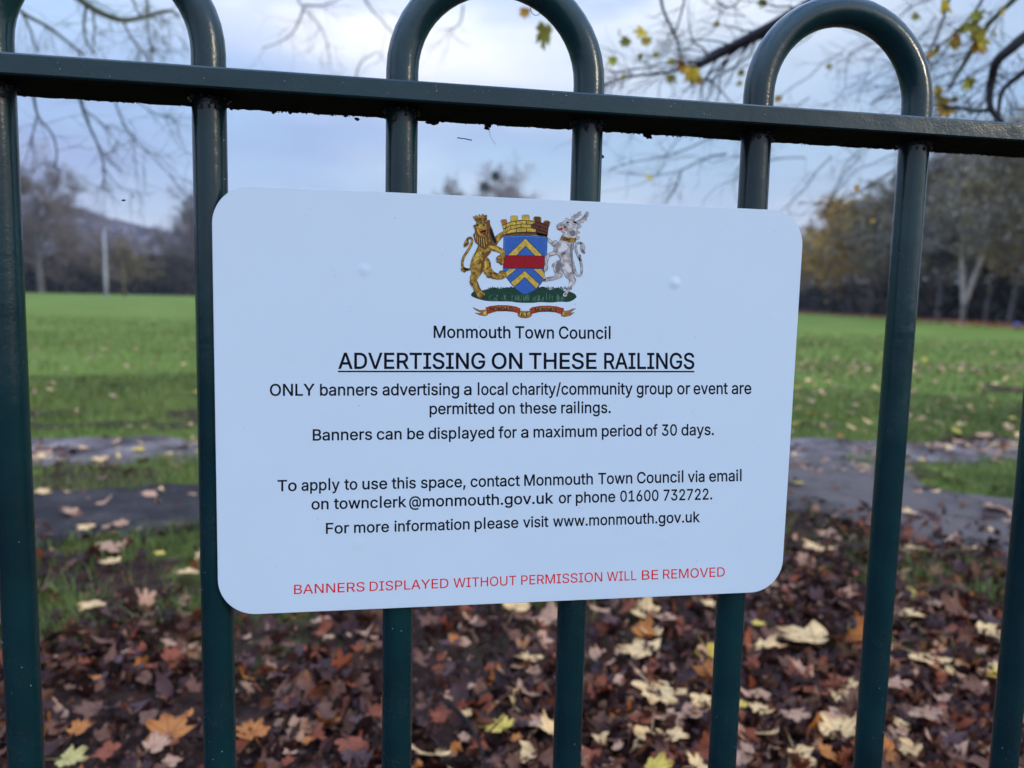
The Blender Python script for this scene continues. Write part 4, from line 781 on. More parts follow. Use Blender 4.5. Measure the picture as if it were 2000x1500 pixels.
line([('BANNERS', 574.5, 712), ('DISPLAYED', 722, 875.8), ('WITHOUT', 885.8, 1008.3), ('PERMISSION', 1018, 1176.3), ('WILL', 1185.5, 1243), ('BE', 1253.8, 1285.5), ('REMOVED', 1295, 1415.5)], ((575, 1160.5), (1415, 1125.8)), 18.2, REDINK, name='warning_line', bold=3.0)

# ------------------------------------------------------------------ coat of arms (flat print)
Z6 = lambda X, Y: (880+X/6, 390+Y/6)
def PR(name, c, var=.25, scale=900): return noise_mat(name, three(c, 1-var, 1+var, .35, .65), scale, .5, 0, detail=4, spec=.12)
C_OUT = PR('print_outline', (.010, .010, .014)); C_GOLD = noise_mat('print_gold', [(.36, (.10, .045, .012)), (.5, (.36, .20, .035)), (.64, (.56, .36, .07))], 380, .5, 0, detail=4, spec=.12)
C_GOLDL = PR('print_bright_gold', (.60, .41, .07), .3, 500); C_BROWN = PR('print_brown', (.13, .045, .025)); C_BLUE = PR('print_blue', (.045, .13, .42), .12); C_RED = PR('print_red', (.33, .012, .02), .15)
C_GREEN = PR('print_dark_green', (.018, .06, .038)); C_GREENL = PR('print_pale_green', (.10, .24, .15)); C_WHITE = noise_mat('print_silver', [(.36, (.24, .21, .20)), (.5, (.46, .43, .41)), (.64, (.72, .68, .64))], 300, .5, 0, detail=4, spec=.12)
C_TONG = PR('print_tongue', (.5, .03, .03)); C_RIB = PR('print_ribbon_red', (.38, .05, .02)); C_RIBG = PR('print_ribbon_gold', (.36, .17, .04)); C_SHADE = PR('print_shade', (.17, .075, .025)); C_SH2 = PR('print_grey_shade', (.20, .18, .19))
def smooth_poly(P, k=2):
    for _ in range(k):
        Q = []
        for i in range(len(P)):
            a, c = P[i], P[(i+1) % len(P)]
            Q += [(a[0]*.78+c[0]*.22, a[1]*.78+c[1]*.22), (a[0]*.22+c[0]*.78, a[1]*.22+c[1]*.78)]
        P = Q
    return P
def strip(b, P, w, layer, closed=False):
    P = list(P); n = len(P)
    if closed: P = P+[P[0]]
    for i in range(len(P)-1):
        (x0, y0), (x1, y1) = P[i], P[i+1]; d = math.hypot(x1-x0, y1-y0) or 1
        ux, uy = (x1-x0)/d, (y1-y0)/d; nx_, ny_ = -uy*w/2, ux*w/2; e = w*.3
        q = [(x0+nx_-ux*e, y0+ny_-uy*e), (x1+nx_+ux*e, y1+ny_+uy*e), (x1-nx_+ux*e, y1-ny_+uy*e), (x0-nx_-ux*e, y0-ny_-uy*e)]
        fill(b, [[SL(*Z6(*p), layer+(i % 3)*.12) for p in q]])
crest = link('coat_of_arms', None, sign)
def shape(name, polys, m, layer, outline=7, sm=1, strokes=(), extra=()):
    """one printed figure: outline, flat colour and painted detail"""
    me_parts = MB(); mats = [C_OUT, m]; idx = []
    for P in polys:
        P = smooth_poly(P, sm) if sm else P
        strip(me_parts, P, outline, layer, True)
    idx += [0]*len(me_parts.t)
    for P in polys:
        P = smooth_poly(P, sm) if sm else P
        fill(me_parts, [[SL(*Z6(*p), layer+1) for p in P]])
    idx += [1]*(len(me_parts.t)-len(idx))
    for i, (mm, Ps) in enumerate(extra):
        if mm not in mats: mats.append(mm)
        for P in Ps: fill(me_parts, [[SL(*Z6(*p), layer+2+i*.5) for p in (smooth_poly(P, 1) if sm else P)]])
        idx += [mats.index(mm)]*(len(me_parts.t)-len(idx))
    for mm, w, Ps in strokes:
        if mm not in mats: mats.append(mm)
        for P in Ps: strip(me_parts, P, w, layer+5)
        idx += [mats.index(mm)]*(len(me_parts.t)-len(idx))
    me = me_parts.mesh(name, mats, False); me.polygons.foreach_set('material_index', np.array(idx, dtype=np.int32))
    return link(name, me, crest)
# mound of grass
mound = [(235, 1120), (262, 1082), (300, 1062), (360, 1070), (430, 1050), (455, 1042), (520, 1030), (560, 1048), (600, 1046), (650, 1028), (700, 1030), (760, 1028), (870, 1060), (960, 1050), (1040, 1032), (1080, 1018), (1130, 1035), (1165, 1062), (1200, 1052), (1250, 1030), (1290, 1048), (1320, 1070), (1400, 1080), (1450, 1100), (1480, 1138), (1440, 1172), (1385, 1198), (1280, 1192), (1180, 1205), (1050, 1196), (980, 1206), (880, 1207), (780, 1203), (700, 1190), (560, 1190), (430, 1186), (350, 1170), (280, 1146)]
blades = []
r6 = random.Random(2)
for i in range(70):
    x = 440+r6.random()*900; y = 1192-r6.random()*20; blades.append([(x, y), (x+r6.uniform(-10, 10), y-r6.uniform(30, 75))])
dk = [[(x, 1050+r6.uniform(-5, 15)), (x+r6.uniform(-8, 8), 1015+r6.uniform(0, 22))] for x in range(450, 1420, 14) if not 720 < x < 1020]
shape('grass_mound', [mound], C_GREEN, 0, 5, 1, strokes=[(C_GREEN, 9, dk), (C_GREENL, 6, blades)])
# shield
shield = [(624, 424), (880, 416), (1130, 438), (1130, 560), (1126, 640), (1100, 665), (1096, 790), (1102, 905), (1080, 950), (1045, 1000), (985, 1060), (930, 1090), (870, 1110), (815, 1085), (765, 1045), (705, 978), (655, 912), (625, 860), (618, 800), (620, 600)]
shape('shield', [shield], C_BLUE, 7, 8, 0, extra=[
    (C_GOLDL, [[(878, 452), (1078, 655), (1070, 658), (992, 658), (877, 545), (775, 650), (668, 652), (680, 642)], [(690, 812), (775, 812), (655, 912), (640, 890), (640, 858)], [(968, 814), (1062, 814), (1102, 870), (1102, 915), (1078, 918)], [(870, 832), (1038, 985), (1002, 1042), (868, 910), (752, 1022), (705, 968)]]),
    (C_RED, [[(632, 655), (1098, 660), (1100, 804), (618, 800), (618, 690)]])],
    strokes=[(C_OUT, 6, [[(878, 452), (1078, 655)], [(878, 452), (670, 650)], [(877, 545), (775, 650)], [(877, 545), (992, 658)], [(775, 812), (655, 912)], [(968, 814), (1078, 918)], [(870, 832), (705, 968)], [(870, 832), (1038, 985)], [(868, 910), (752, 1022)], [(868, 910), (1002, 1042)], [(632, 655), (1098, 660)], [(618, 802), (1100, 806)]]), (PR('print_pale_blue', (.12, .28, .55)), 5, [[(636, 436), (880, 428), (1118, 448), (1118, 640)], [(636, 436), (636, 645)]])])
# mural crown
crown = [(590, 248), (604, 236), (640, 231), (656, 240), (662, 276), (708, 260), (704, 200), (716, 190), (774, 190), (784, 204), (786, 246), (842, 238), (840, 186), (852, 180), (912, 180), (920, 192), (922, 240), (976, 252), (972, 214), (990, 198), (1048, 202), (1060, 216), (1058, 268), (1090, 280), (1092, 258), (1112, 243), (1140, 246), (1166, 264), (1160, 292), (1144, 330), (1132, 436), (1000, 414), (880, 408), (740, 414), (640, 428), (622, 360), (606, 300)]
mort = [[(606, 300), (700, 262), (840, 242), (960, 252), (1080, 282), (1150, 312)], [(618, 345), (700, 305), (840, 284), (960, 292), (1075, 325), (1140, 352)], [(630, 390), (700, 350), (830, 326), (960, 334), (1060, 362), (1136, 392)], [(640, 408), (740, 388), (880, 378), (1000, 384), (1130, 412)]]
for x, y0, y1 in ((650, 285, 325), (766, 250, 292), (886, 242, 286), (705, 306, 348), (825, 286, 328), (945, 292, 332), (660, 370, 400), (772, 338, 382), (890, 330, 378), (1003, 345, 384), (640, 330, 360), (1040, 320, 355)): mort.append([(x, y0), (x, y1)])
shape('mural_crown', [crown], C_GOLDL, 18, 7, 0, extra=[(C_BROWN, [[(990, 262), (976, 214), (992, 200), (1050, 204), (1058, 268), (1090, 280), (1094, 258), (1140, 248), (1164, 266), (1144, 330), (1132, 434), (1010, 414), (1005, 350), (950, 330), (950, 290)], [(636, 412), (740, 392), (880, 382), (1000, 388), (1130, 416), (1130, 434), (1000, 412), (880, 406), (740, 412), (642, 426)]]), (PR('print_orange', (.42, .16, .05)), [[(592, 250), (604, 238), (640, 233), (654, 242), (660, 280), (612, 300)]])], strokes=[(C_OUT, 8, mort)])
# lion
tailc = [(232, 812), (190, 822), (150, 800), (136, 760), (142, 700), (172, 640), (215, 580), (245, 520), (256, 475), (240, 447), (212, 448), (188, 478)]
def thick(P, w):
    Lf, Rt = [], []
    for i in range(len(P)):
        a, c = P[max(i-1, 0)], P[min(i+1, len(P)-1)]; d = math.hypot(c[0]-a[0], c[1]-a[1]) or 1
        nx_, ny_ = -(c[1]-a[1])/d*w/2, (c[0]-a[0])/d*w/2
        Lf.append((P[i][0]+nx_, P[i][1]+ny_)); Rt.append((P[i][0]-nx_, P[i][1]-ny_))
    return Lf+Rt[::-1]
lion_rear = [[(505, 450), (555, 408), (622, 368), (645, 400), (606, 440), (570, 480), (545, 515), (515, 500)], thick(tailc, 25), [(152, 548), (160, 505), (185, 466), (212, 480), (212, 520), (190, 545), (165, 556)], [(122, 800), (150, 795), (195, 805), (225, 822), (190, 832), (158, 856), (150, 835), (128, 838)]]
shape('lion', lion_rear, C_GOLD, 28, 6, 1, extra=[(C_BROWN, [[(158, 548), (165, 520), (190, 500), (205, 515), (188, 540)], [(150, 850), (160, 825), (200, 822), (170, 840)]])])
lion_front = [[(330, 530), (300, 600), (262, 670), (236, 740), (232, 800), (250, 860), (228, 910), (232, 950), (255, 1010), (280, 1070), (300, 1110), (330, 1150), (352, 1158), (360, 1140), (400, 1128), (404, 1100), (372, 1085), (345, 1040), (320, 980), (302, 935), (340, 890), (378, 840), (384, 760), (400, 700), (450, 640), (480, 600), (430, 560)],
 [(385, 700), (415, 682), (440, 684), (466, 730), (470, 790), (478, 815), (520, 855), (566, 872), (572, 840), (604, 828), (640, 850), (652, 895), (620, 925), (560, 934), (500, 924), (440, 900), (392, 862), (380, 790)],
 [(428, 528), (500, 522), (560, 552), (612, 578), (636, 606), (636, 660), (626, 720), (620, 752), (592, 768), (574, 742), (534, 730), (552, 706), (535, 684), (556, 660), (588, 650), (584, 622), (530, 606), (480, 592), (440, 570)]]
shape('lion', lion_front, C_GOLD, 34, 7, 1, extra=[(C_SHADE, [[(400, 620), (450, 600), (478, 606), (440, 650), (402, 695), (380, 740), (376, 830), (345, 880), (350, 800), (370, 720)], [(440, 690), (466, 740), (468, 800), (450, 800), (452, 740)], [(300, 940), (330, 1000), (360, 1070), (335, 1060), (312, 1000)]]), (C_GOLDL, [[(300, 640), (340, 600), (370, 620), (340, 690), (290, 720), (262, 740)], [(396, 720), (420, 710), (425, 780), (410, 840), (398, 800)], [(440, 540), (510, 545), (580, 590), (610, 630), (560, 600), (480, 570)]])],
 strokes=[(C_OUT, 5, [[(540, 695), (575, 700), (600, 720)], [(545, 730), (580, 735), (600, 720)], [(575, 845), (600, 870), (625, 900)], [(600, 835), (618, 862), (645, 880)], [(330, 620), (350, 650), (330, 680)], [(345, 1100), (375, 1112), (395, 1125)], [(330, 1120), (350, 1145)], [(545, 690), (530, 710)], [(350, 700), (362, 740)]]), (C_BROWN, 9, [[(240, 950), (222, 965), (246, 975), (228, 990), (255, 1000), (245, 1015)], [(420, 900), (450, 915), (470, 905), (490, 925), (515, 915), (540, 932)]])])
mane = [(290, 300), (266, 300), (285, 340), (290, 390), (265, 410), (282, 455), (290, 500), (320, 520), (335, 550), (365, 560), (395, 585), (420, 575), (430, 540), (480, 530), (540, 535), (550, 505), (515, 440), (498, 380), (480, 330), (458, 290), (458, 236), (432, 244), (424, 262), (398, 268), (310, 258)]
shape('lion', [mane], C_SHADE, 42, 6, 1, extra=[(C_GOLD, [[(300, 265), (400, 272), (424, 300), (424, 360), (415, 410), (392, 440), (350, 430), (320, 400), (300, 360), (288, 310)]]), (C_GOLDL, [[(335, 290), (365, 285), (370, 330), (350, 345), (330, 330)], [(300, 340), (330, 360), (345, 410), (322, 392)]]), (C_OUT, [[(300, 290), (325, 285), (332, 302), (310, 312)], [(372, 288), (396, 288), (404, 302), (385, 312)], [(352, 370), (380, 355), (415, 352), (412, 395), (392, 415), (362, 400)], [(470, 330), (500, 400), (540, 490), (520, 520), (480, 440), (455, 350)]]), (C_TONG, [[(365, 385), (398, 378), (400, 400), (380, 410)]])],
 strokes=[(C_GOLDL, 7, [[(310, 430), (318, 500)], [(335, 440), (340, 520)], [(360, 450), (366, 540)], [(385, 455), (395, 550)], [(410, 440), (420, 520)], [(295, 400), (290, 460)], [(440, 400), (455, 490)]]), (C_OUT, 4, [[(322, 430), (330, 520)], [(348, 445), (354, 545)], [(372, 452), (382, 560)], [(398, 450), (410, 540)], [(430, 380), (450, 470)], [(460, 380), (490, 480)]])])
lcrown = [(265, 196), (282, 206), (298, 182), (312, 202), (338, 172), (352, 194), (380, 168), (392, 190), (422, 180), (424, 240), (398, 270), (304, 256), (284, 232)]
shape('lion', [lcrown], C_GOLD, 50, 6, 0, extra=[(C_SHADE, [[(385, 180), (422, 184), (422, 240), (392, 262)]])], strokes=[(C_OUT, 5, [[(284, 228), (340, 215), (410, 230)], [(298, 248), (345, 235), (400, 250)]])])
# stag
stail = [(1445, 775), (1462, 850), (1482, 888), (1508, 896), (1534, 870), (1538, 800), (1525, 720), (1500, 670), (1474, 610), (1462, 555), (1478, 515), (1510, 502), (1540, 515)]
stag_rear = [[(1136, 444), (1165, 465), (1200, 500), (1215, 478), (1240, 480), (1262, 505), (1225, 560), (1195, 535), (1138, 486)], thick(stail, 21), [(1515, 497), (1552, 510), (1574, 545), (1568, 590), (1578, 634), (1545, 626), (1524, 590), (1526, 540)], [(1510, 640), (1526, 650), (1528, 690), (1542, 715), (1515, 725), (1500, 690)],
 [(1310, 705), (1250, 712), (1232, 735), (1195, 752), (1186, 790), (1212, 780), (1210, 820), (1222, 850), (1232, 880), (1190, 905), (1140, 908), (1075, 926), (1078, 958), (1140, 952), (1210, 940), (1270, 920), (1305, 905), (1315, 850)],
 [(1470, 290), (1535, 302), (1510, 330), (1480, 335)], [(1475, 365), (1520, 382), (1490, 400)], [(1470, 425), (1518, 440), (1490, 470), (1450, 470)]]
shape('stag', stag_rear, C_WHITE, 28, 6, 1, extra=[(C_SH2, [[(1250, 720), (1290, 725), (1296, 800), (1260, 860), (1235, 850), (1225, 790)]]), (C_BROWN, [[(1078, 930), (1120, 922), (1120, 945), (1080, 955)], [(1530, 560), (1560, 600), (1572, 630), (1545, 615)]])])
stag_front = [[(1290, 470), (1340, 485), (1400, 500), (1440, 500), (1440, 560), (1425, 620), (1430, 690), (1448, 760), (1450, 830), (1442, 895), (1470, 945), (1448, 985), (1418, 1015), (1398, 1060), (1368, 1100), (1364, 1132), (1328, 1140), (1312, 1112), (1338, 1078), (1380, 1040), (1396, 980), (1392, 930), (1350, 905), (1325, 850), (1302, 815), (1300, 740), (1278, 670), (1250, 635), (1205, 650), (1160, 662), (1142, 700), (1134, 760), (1140, 812), (1112, 838), (1090, 832), (1100, 780), (1106, 700), (1104, 655), (1140, 632), (1212, 604), (1212, 560), (1240, 520)]]
shape('stag', stag_front, C_WHITE, 34, 7, 1, extra=[(PR('print_white', (.72, .70, .68), .1), [[(1300, 500), (1350, 510), (1380, 560), (1340, 600), (1250, 620), (1290, 560)], [(1340, 740), (1390, 760), (1420, 840), (1380, 860), (1340, 800)], [(1395, 960), (1430, 950), (1400, 1020), (1380, 1040)]]), (C_SH2, [[(1400, 520), (1432, 520), (1416, 620), (1430, 720), (1445, 860), (1425, 880), (1412, 740), (1400, 640)], [(1340, 600), (1350, 640), (1300, 660), (1285, 640)]])],
 strokes=[(C_OUT, 5, [[(1300, 640), (1330, 630), (1355, 595)], [(1305, 790), (1330, 760)], [(1330, 1118), (1345, 1105)], [(1395, 930), (1425, 960)]])])
stag_head = [[(1244, 300), (1275, 275), (1310, 262), (1352, 238), (1352, 212), (1372, 222), (1392, 240), (1430, 240), (1478, 262), (1490, 300), (1480, 370), (1478, 420), (1460, 470), (1400, 462), (1300, 430), (1325, 398), (1345, 385), (1315, 385), (1300, 362), (1268, 345), (1248, 330)], [(1400, 240), (1424, 214), (1418, 192), (1442, 200), (1448, 170), (1470, 180), (1494, 148), (1532, 136), (1518, 162), (1534, 178), (1500, 184), (1494, 206), (1470, 206), (1440, 246)], [(1428, 262), (1500, 244), (1545, 214), (1578, 168), (1592, 142), (1616, 146), (1612, 190), (1582, 218), (1598, 236), (1552, 244), (1560, 268), (1516, 262), (1518, 288), (1448, 276)]]
shape('stag', stag_head, C_WHITE, 42, 6, 1, extra=[(C_TONG, [[(1250, 338), (1275, 340), (1300, 320), (1322, 340), (1300, 362), (1258, 356)]]), (C_OUT, [[(1324, 314), (1345, 310), (1352, 330), (1332, 340)], [(1350, 262), (1385, 258), (1392, 272), (1362, 276)]]), (C_SH2, [[(1390, 380), (1440, 350), (1466, 380), (1450, 430), (1410, 430)]])], strokes=[(C_SH2, 6, [[(1440, 215), (1480, 185), (1515, 155)], [(1470, 262), (1530, 240), (1580, 205), (1600, 165)]])])
shape('stag', [[(1302, 425), (1360, 445), (1440, 452), (1470, 448), (1462, 500), (1400, 496), (1286, 470)]], C_GOLD, 50, 6, 0, strokes=[(C_OUT, 5, [[(1310, 450), (1340, 440), (1370, 470), (1400, 455), (1430, 480)], [(1320, 470), (1350, 460), (1380, 480)]])])
# motto ribbon
RT = ([(262, 1264), (300, 1278), (345, 1298), (420, 1290), (434, 1300), (434, 1350), (400, 1362), (340, 1352), (288, 1326), (330, 1332), (372, 1330), (330, 1310), (290, 1290)], [(1464, 1276), (1420, 1284), (1380, 1302), (1330, 1305), (1300, 1290), (1296, 1362), (1340, 1372), (1400, 1358), (1450, 1322), (1395, 1332), (1430, 1300)], [(788, 1290), (812, 1302), (870, 1308), (930, 1304), (958, 1290), (948, 1362), (915, 1382), (870, 1388), (825, 1382), (790, 1362)])
for k, P in enumerate(RT): shape('ribbon_fold' if k == 2 else 'ribbon_tail', [P], C_RIBG, 0, 6, 0, extra=[(C_GOLDL, [([(380, 1320), (420, 1305), (420, 1345), (390, 1350)], [(1310, 1305), (1340, 1320), (1330, 1350), (1308, 1350)], [(812, 1315), (930, 1315), (925, 1350), (870, 1360), (815, 1350)])[k]])])
RS = ([(410, 1268), (460, 1250), (560, 1238), (680, 1240), (770, 1256), (816, 1276), (812, 1336), (740, 1312), (640, 1304), (540, 1306), (432, 1338), (430, 1290)], [(926, 1284), (960, 1262), (1040, 1248), (1140, 1244), (1240, 1252), (1328, 1276), (1322, 1300), (1304, 1342), (1230, 1318), (1140, 1310), (1040, 1314), (936, 1340), (940, 1300)])
for k, P in enumerate(RS): shape('ribbon_scroll', [P], C_RIB, 7, 6, 0, extra=[(C_RIBG, [([(470, 1268), (560, 1252), (680, 1252), (735, 1264), (735, 1300), (640, 1292), (540, 1294), (470, 1308)], [(990, 1270), (1060, 1260), (1150, 1256), (1246, 1266), (1246, 1306), (1150, 1298), (1060, 1302), (990, 1312)])[k]])])
b = MB()
for s, X0, X1, Y0, Y1, cap in (('MONEMUS', 470, 728, 1302, 1302, 38), ('MUNIMUS', 990, 1246, 1310, 1310, 38), ('ET', 832, 910, 1364, 1362, 38)):
    (x0, y0), (x1, y1) = Z6(X0, Y0), Z6(X1, Y1); word(b, s, x0, x1, y0, y1, cap/6*1.1, 16, 22.0)
link('motto', b.mesh('motto', C_OUT, False), crest)
# fine dust on the face
b = MB()
for k in range(60):
    x = rl.uniform(-.2, .2); z = rl.uniform(-.14, .14); lump(b, (x, YS, z), rl.uniform(.00012, .0003), .5, 3, 4)
o = b.build('dust_specks', noise_mat('dust', three((.2, .2, .22)), 300, .8), sign); o['kind'] = 'stuff'

# ================================================================== trees
def segs_to_mesh(S, n=3):
    """S: (m,8) p0 p1 r0 r1 -> prisms (or spikes when r1==0)"""
    S = np.asarray(S); p0, p1, r0, r1 = S[:, :3], S[:, 3:6], S[:, 6], S[:, 7]
    t = p1-p0; t /= np.linalg.norm(t, axis=1)[:, None]+1e-9
    ref = np.where(np.abs(t[:, 2:3]) < .9, np.array([[0, 0, 1.]]), np.array([[1., 0, 0]]))
    a = np.cross(t, ref); a /= np.linalg.norm(a, axis=1)[:, None]; b = np.cross(t, a)
    V = []
    for P, r in ((p0, r0), (p1, r1)):
        for k in range(n):
            an = 2*PI*k/n; V.append(P+(a*math.cos(an)+b*math.sin(an))*r[:, None])
    V = np.stack(V, 1).reshape(-1, 3); base = np.arange(len(S))*2*n
    Q = np.concatenate([np.stack([base+k, base+(k+1) % n, base+n+(k+1) % n, base+n+k], 1) for k in range(n)])
    return V, Q
def grow(seed, h, spread, tr, upright=.55, levels=4, nsub=(11, 7, 6, 5), trunk_frac=.28, fork=0, twig=.02, droop=0.0):
    """bare broadleaf tree -> (wood segments, twig segments)"""
    r = random.Random(seed); wood = []; twigs = []
    def branch(p, d, ln, rad_, lev):
        k = 5 if lev <= 1 else 3
        pts = [p]; dd = d.copy(); st = ln/k
        for i in range(k):
            dd = dd+np.array([r.gauss(0, .16), r.gauss(0, .16), r.gauss(0, .10)+(.07 if lev < 2 else -.02-droop*(lev >= 2))])
            dd /= np.linalg.norm(dd); pts.append(pts[-1]+dd*st)
        for i in range(k):
            ra = rad_*(1-.8*i/k); rb = rad_*(1-.8*(i+1)/k)
            (wood if lev < 2 else twigs).append((*pts[i], *pts[i+1], ra, rb))
        if lev >= levels: return
        ns = nsub[min(lev, len(nsub)-1)]
        for j in range(ns):
            f = r.uniform(.25, 1.0); i = min(int(f*k), k-1); q = pts[i]+(pts[i+1]-pts[i])*(f*k-i)
            ax = np.array([r.gauss(0, 1), r.gauss(0, 1), r.gauss(0, .7)+.25]); ax /= np.linalg.norm(ax)
            nd = dd*.75+ax*.85; nd /= np.linalg.norm(nd)
            branch(q, nd, ln*r.uniform(.35, .62), max(rad_*(1-.7*f)*.5, twig*.5), lev+1)
    stems = [np.array([0, 0, 1.])]
    if fork: stems = [np.array([-.16, -.1, .98]), np.array([.30, -.1, .94])]
    for sd in stems:
        p = np.zeros(3); th = h*(.6 if not fork else .62); k = 7; pts = [p-np.array([0, 0, .2])]; d = sd.copy()
        if fork: pts = [p-np.array([0, 0, .2]), np.array([0, 0, h*.10])]
        for i in range(k):
            d = d+np.array([r.gauss(0, .05), r.gauss(0, .05), .02]); d /= np.linalg.norm(d); pts.append(pts[-1]+d*th/k)
        m = len(pts)-1
        for i in range(m): wood.append((*pts[i], *pts[i+1], tr*(1.15-.8*i/m), tr*(1.15-.8*(i+1)/m)))
        for j in range(nsub[0]):
            f = trunk_frac+(1-trunk_frac)*(j+.7)/nsub[0]; i = min(int(f*m), m-1); q = pts[i]+(pts[i+1]-pts[i])*(f*m-i)
            an = j*2.4+r.uniform(-.5, .5); el = upright+.7*(f-.5)+r.uniform(-.1, .1)
            nd = np.array([math.cos(an)*math.cos(el), math.sin(an)*math.cos(el), math.sin(el)])
            branch(q, nd, spread*(1.15-.5*f)*r.uniform(.8, 1.1), tr*.42*(1.2-f*.6), 1)
    return wood, twigs
def leaf_cards(seed, twigs, n, size):
    r = np.random.default_rng(seed); T = np.array(twigs); i = r.integers(0, len(T), n); f = r.random(n)[:, None]
    P = T[i, :3]*(1-f)+T[i, 3:6]*f+r.normal(0, size*.8, (n, 3))
    a = r.normal(0, 1, (n, 3)); a /= np.linalg.norm(a, axis=1)[:, None]; b = np.cross(a, r.normal(0, 1, (n, 3))); b /= np.linalg.norm(b, axis=1)[:, None]
    s = r.uniform(.5, 1, n)[:, None]*size
    V = np.stack([P-a*s, P+b*s*.5, P+a*s, P-b*s*.5], 1).reshape(-1, 3); k = np.arange(n)*4
    return V, np.stack([k, k+1, k+2, k+3], 1), np.repeat(r.random(n), 4)
BK_GREY = noise_mat('grey_bark', three((.13, .115, .11)), 1.2, .9, .6, 6, bdist=.05)
BK_DARK = noise_mat('dark_bark', three((.045, .038, .04)), 1.2, .9, .6, 6, bdist=.05)
TW_BROWN = noise_mat('brown_twigs', three((.20, .145, .12)), .5, .9, rnd=.5)
TW_PURP = noise_mat('purple_twigs', three((.24, .19, .185)), .5, .9, rnd=.4)
TW_DARK = noise_mat('dark_twigs', three((.040, .036, .040)), .5, .9, rnd=.3)
FO_OLIVE = noise_mat('olive_foliage', three((.24, .185, .08)), .6, .8, rnd=.3, tone=.4)
FO_YELL = noise_mat('yellow_foliage', three((.42, .25, .045)), .6, .8, rnd=.3, tone=.4)
FO_GREY = noise_mat('grey_green_foliage', three((.24, .20, .15)), .6, .8, rnd=.3, tone=.4)
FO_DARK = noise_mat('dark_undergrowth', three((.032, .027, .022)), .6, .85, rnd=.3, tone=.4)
VAR = {}
def variant(key, seed, h, spread, tr, bark, twm, fol=None, nfol=0, fsize=.2, **kw):
    w, t = grow(seed, h, spread, tr, **kw)
    V, Q = segs_to_mesh(w, 7); tm = mesh_np('trunk', V, Q, bark, True)
    V, Q = segs_to_mesh(t, 3); cm = mesh_np('crown', V, Q, twm, False)
    fm = None
    if fol:
        V, Q, tn = leaf_cards(seed, t, nfol, fsize); fm = mesh_np('foliage', V, Q, fol, False, {'tone': tn})
    VAR[key] = (tm, cm, fm, float(np.percentile(np.array(t)[:, 5], 99.5)))
variant('big1', 1, 25, 9.0, .5, BK_GREY, TW_BROWN, twig=.055, nsub=(15, 10, 9, 8), levels=4)
variant('big2', 2, 25, 8.0, .45, BK_GREY, TW_PURP, twig=.055, nsub=(15, 10, 9, 8), levels=4)
variant('mid1', 3, 16, 6.0, .3, BK_DARK, TW_BROWN, FO_OLIVE, 2600, .35, twig=.045, nsub=(12, 7, 6, 4), trunk_frac=.12)
variant('mid2', 4, 16, 6.5, .3, BK_DARK, TW_BROWN, twig=.06, nsub=(14, 9, 8, 6), trunk_frac=.12)
variant('av1', 5, 11, 4.2, .17, BK_GREY, TW_PURP, FO_GREY, 5200, .17, twig=.022, nsub=(12, 7, 6, 4), trunk_frac=.2, upright=.75, droop=.1)
variant('av2', 6, 11, 4.0, .15, BK_GREY, TW_BROWN, FO_OLIVE, 6500, .17, twig=.022, nsub=(12, 7, 6, 4), trunk_frac=.2, upright=.8)
variant('av3', 7, 10, 4.0, .15, BK_GREY, TW_BROWN, FO_YELL, 4800, .18, twig=.022, nsub=(12, 7, 6, 4), trunk_frac=.15, upright=.7, droop=.12)
variant('fork', 8, 12, 4.2, .20, noise_mat('pale_bark', three((.48, .42, .37)), 1.2, .9, .5, 6, bdist=.03), TW_PURP, FO_GREY, 2600, .15, twig=.022, fork=1, trunk_frac=.45, nsub=(9, 6, 5, 4))
def tree(px, dist, key, h, label, group=None, rz=None, wide=1.0, name='bare_tree'):
    tm, cm, fm, h0 = VAR[key]; P = azg(px, dist)
    root = empty(name, P, random.uniform(0, 6) if rz is None else rz); s = h/h0
    root.scale = (s*wide, s*wide, s)
    tag(root, label, 'tree', group)
    link('trunk', tm, root); o = link('crown', cm, root); o['kind'] = 'stuff'
    if fm: o = link('foliage', fm, root); o['kind'] = 'stuff'
    return root
GL_ = 'bare trees along the far left edge of the field'
left = [(-90, 150, 'mid2', 17), (10, 158, 'mid1', 14), (82, 150, 'big1', 22.0), (40, 165, 'mid2', 15), (130, 158, 'mid2', 12.5), (178, 165, 'mid1', 10.5), (225, 160, 'mid2', 11), (262, 158, 'mid1', 10.5), (305, 166, 'mid1', 9), (345, 160, 'mid2', 9), (398, 158, 'big2', 19.5), (470, 165, 'mid1', 13), (690, 170, 'mid2', 14)]
LB = {-90: 'bare brown tree just out of view left of the leftmost bar', 470: 'olive tree hidden behind the upper left corner of the sign', 690: 'bare brown tree hidden behind the sign left of the third bar', 82: 'tall round-crowned bare tree rising above the hill just right of the leftmost bar', 398: 'pale purple bare tree half hidden by the second bar', 10: 'brown tree behind the leftmost bar', 40: 'brown bare tree left of the tall round-crowned tree', 130: 'low brown bare tree right of the tall round-crowned tree', 178: 'olive brown tree just left of the white post', 225: 'brown tree just right of the white post', 262: 'olive tree behind the slim yellow shrub', 305: 'low olive tree between the yellow shrub and second bar', 345: 'low brown bare tree beside the second bar at the field edge'}
for px, d, k, h in left: tree(px, d, k, h, LB[px], GL_)
tree(958, 165, 'big2', 28.5, 'taller of two distant bare trees above the sign with dark clumps in its crown', rz=1.0)
tree(882, 172, 'big2', 26.0, 'shorter of two distant bare trees above the sign, left of the clumped one', rz=2.0, wide=.8)
tree(925, 180, 'big1', 23.5, 'faint low bare tree between the two distant trees above the sign', wide=.8)
tree(1290, 175, 'big2', 21.0, 'faint bare treetop just above the sign left of the fifth bar')
tree(1370, 170, 'big1', 17.0, 'bare brown tree hidden behind the right part of the sign')
MIST = noise_mat('mistletoe_green', three((.030, .050, .022)), 3, .8, tone=.4)
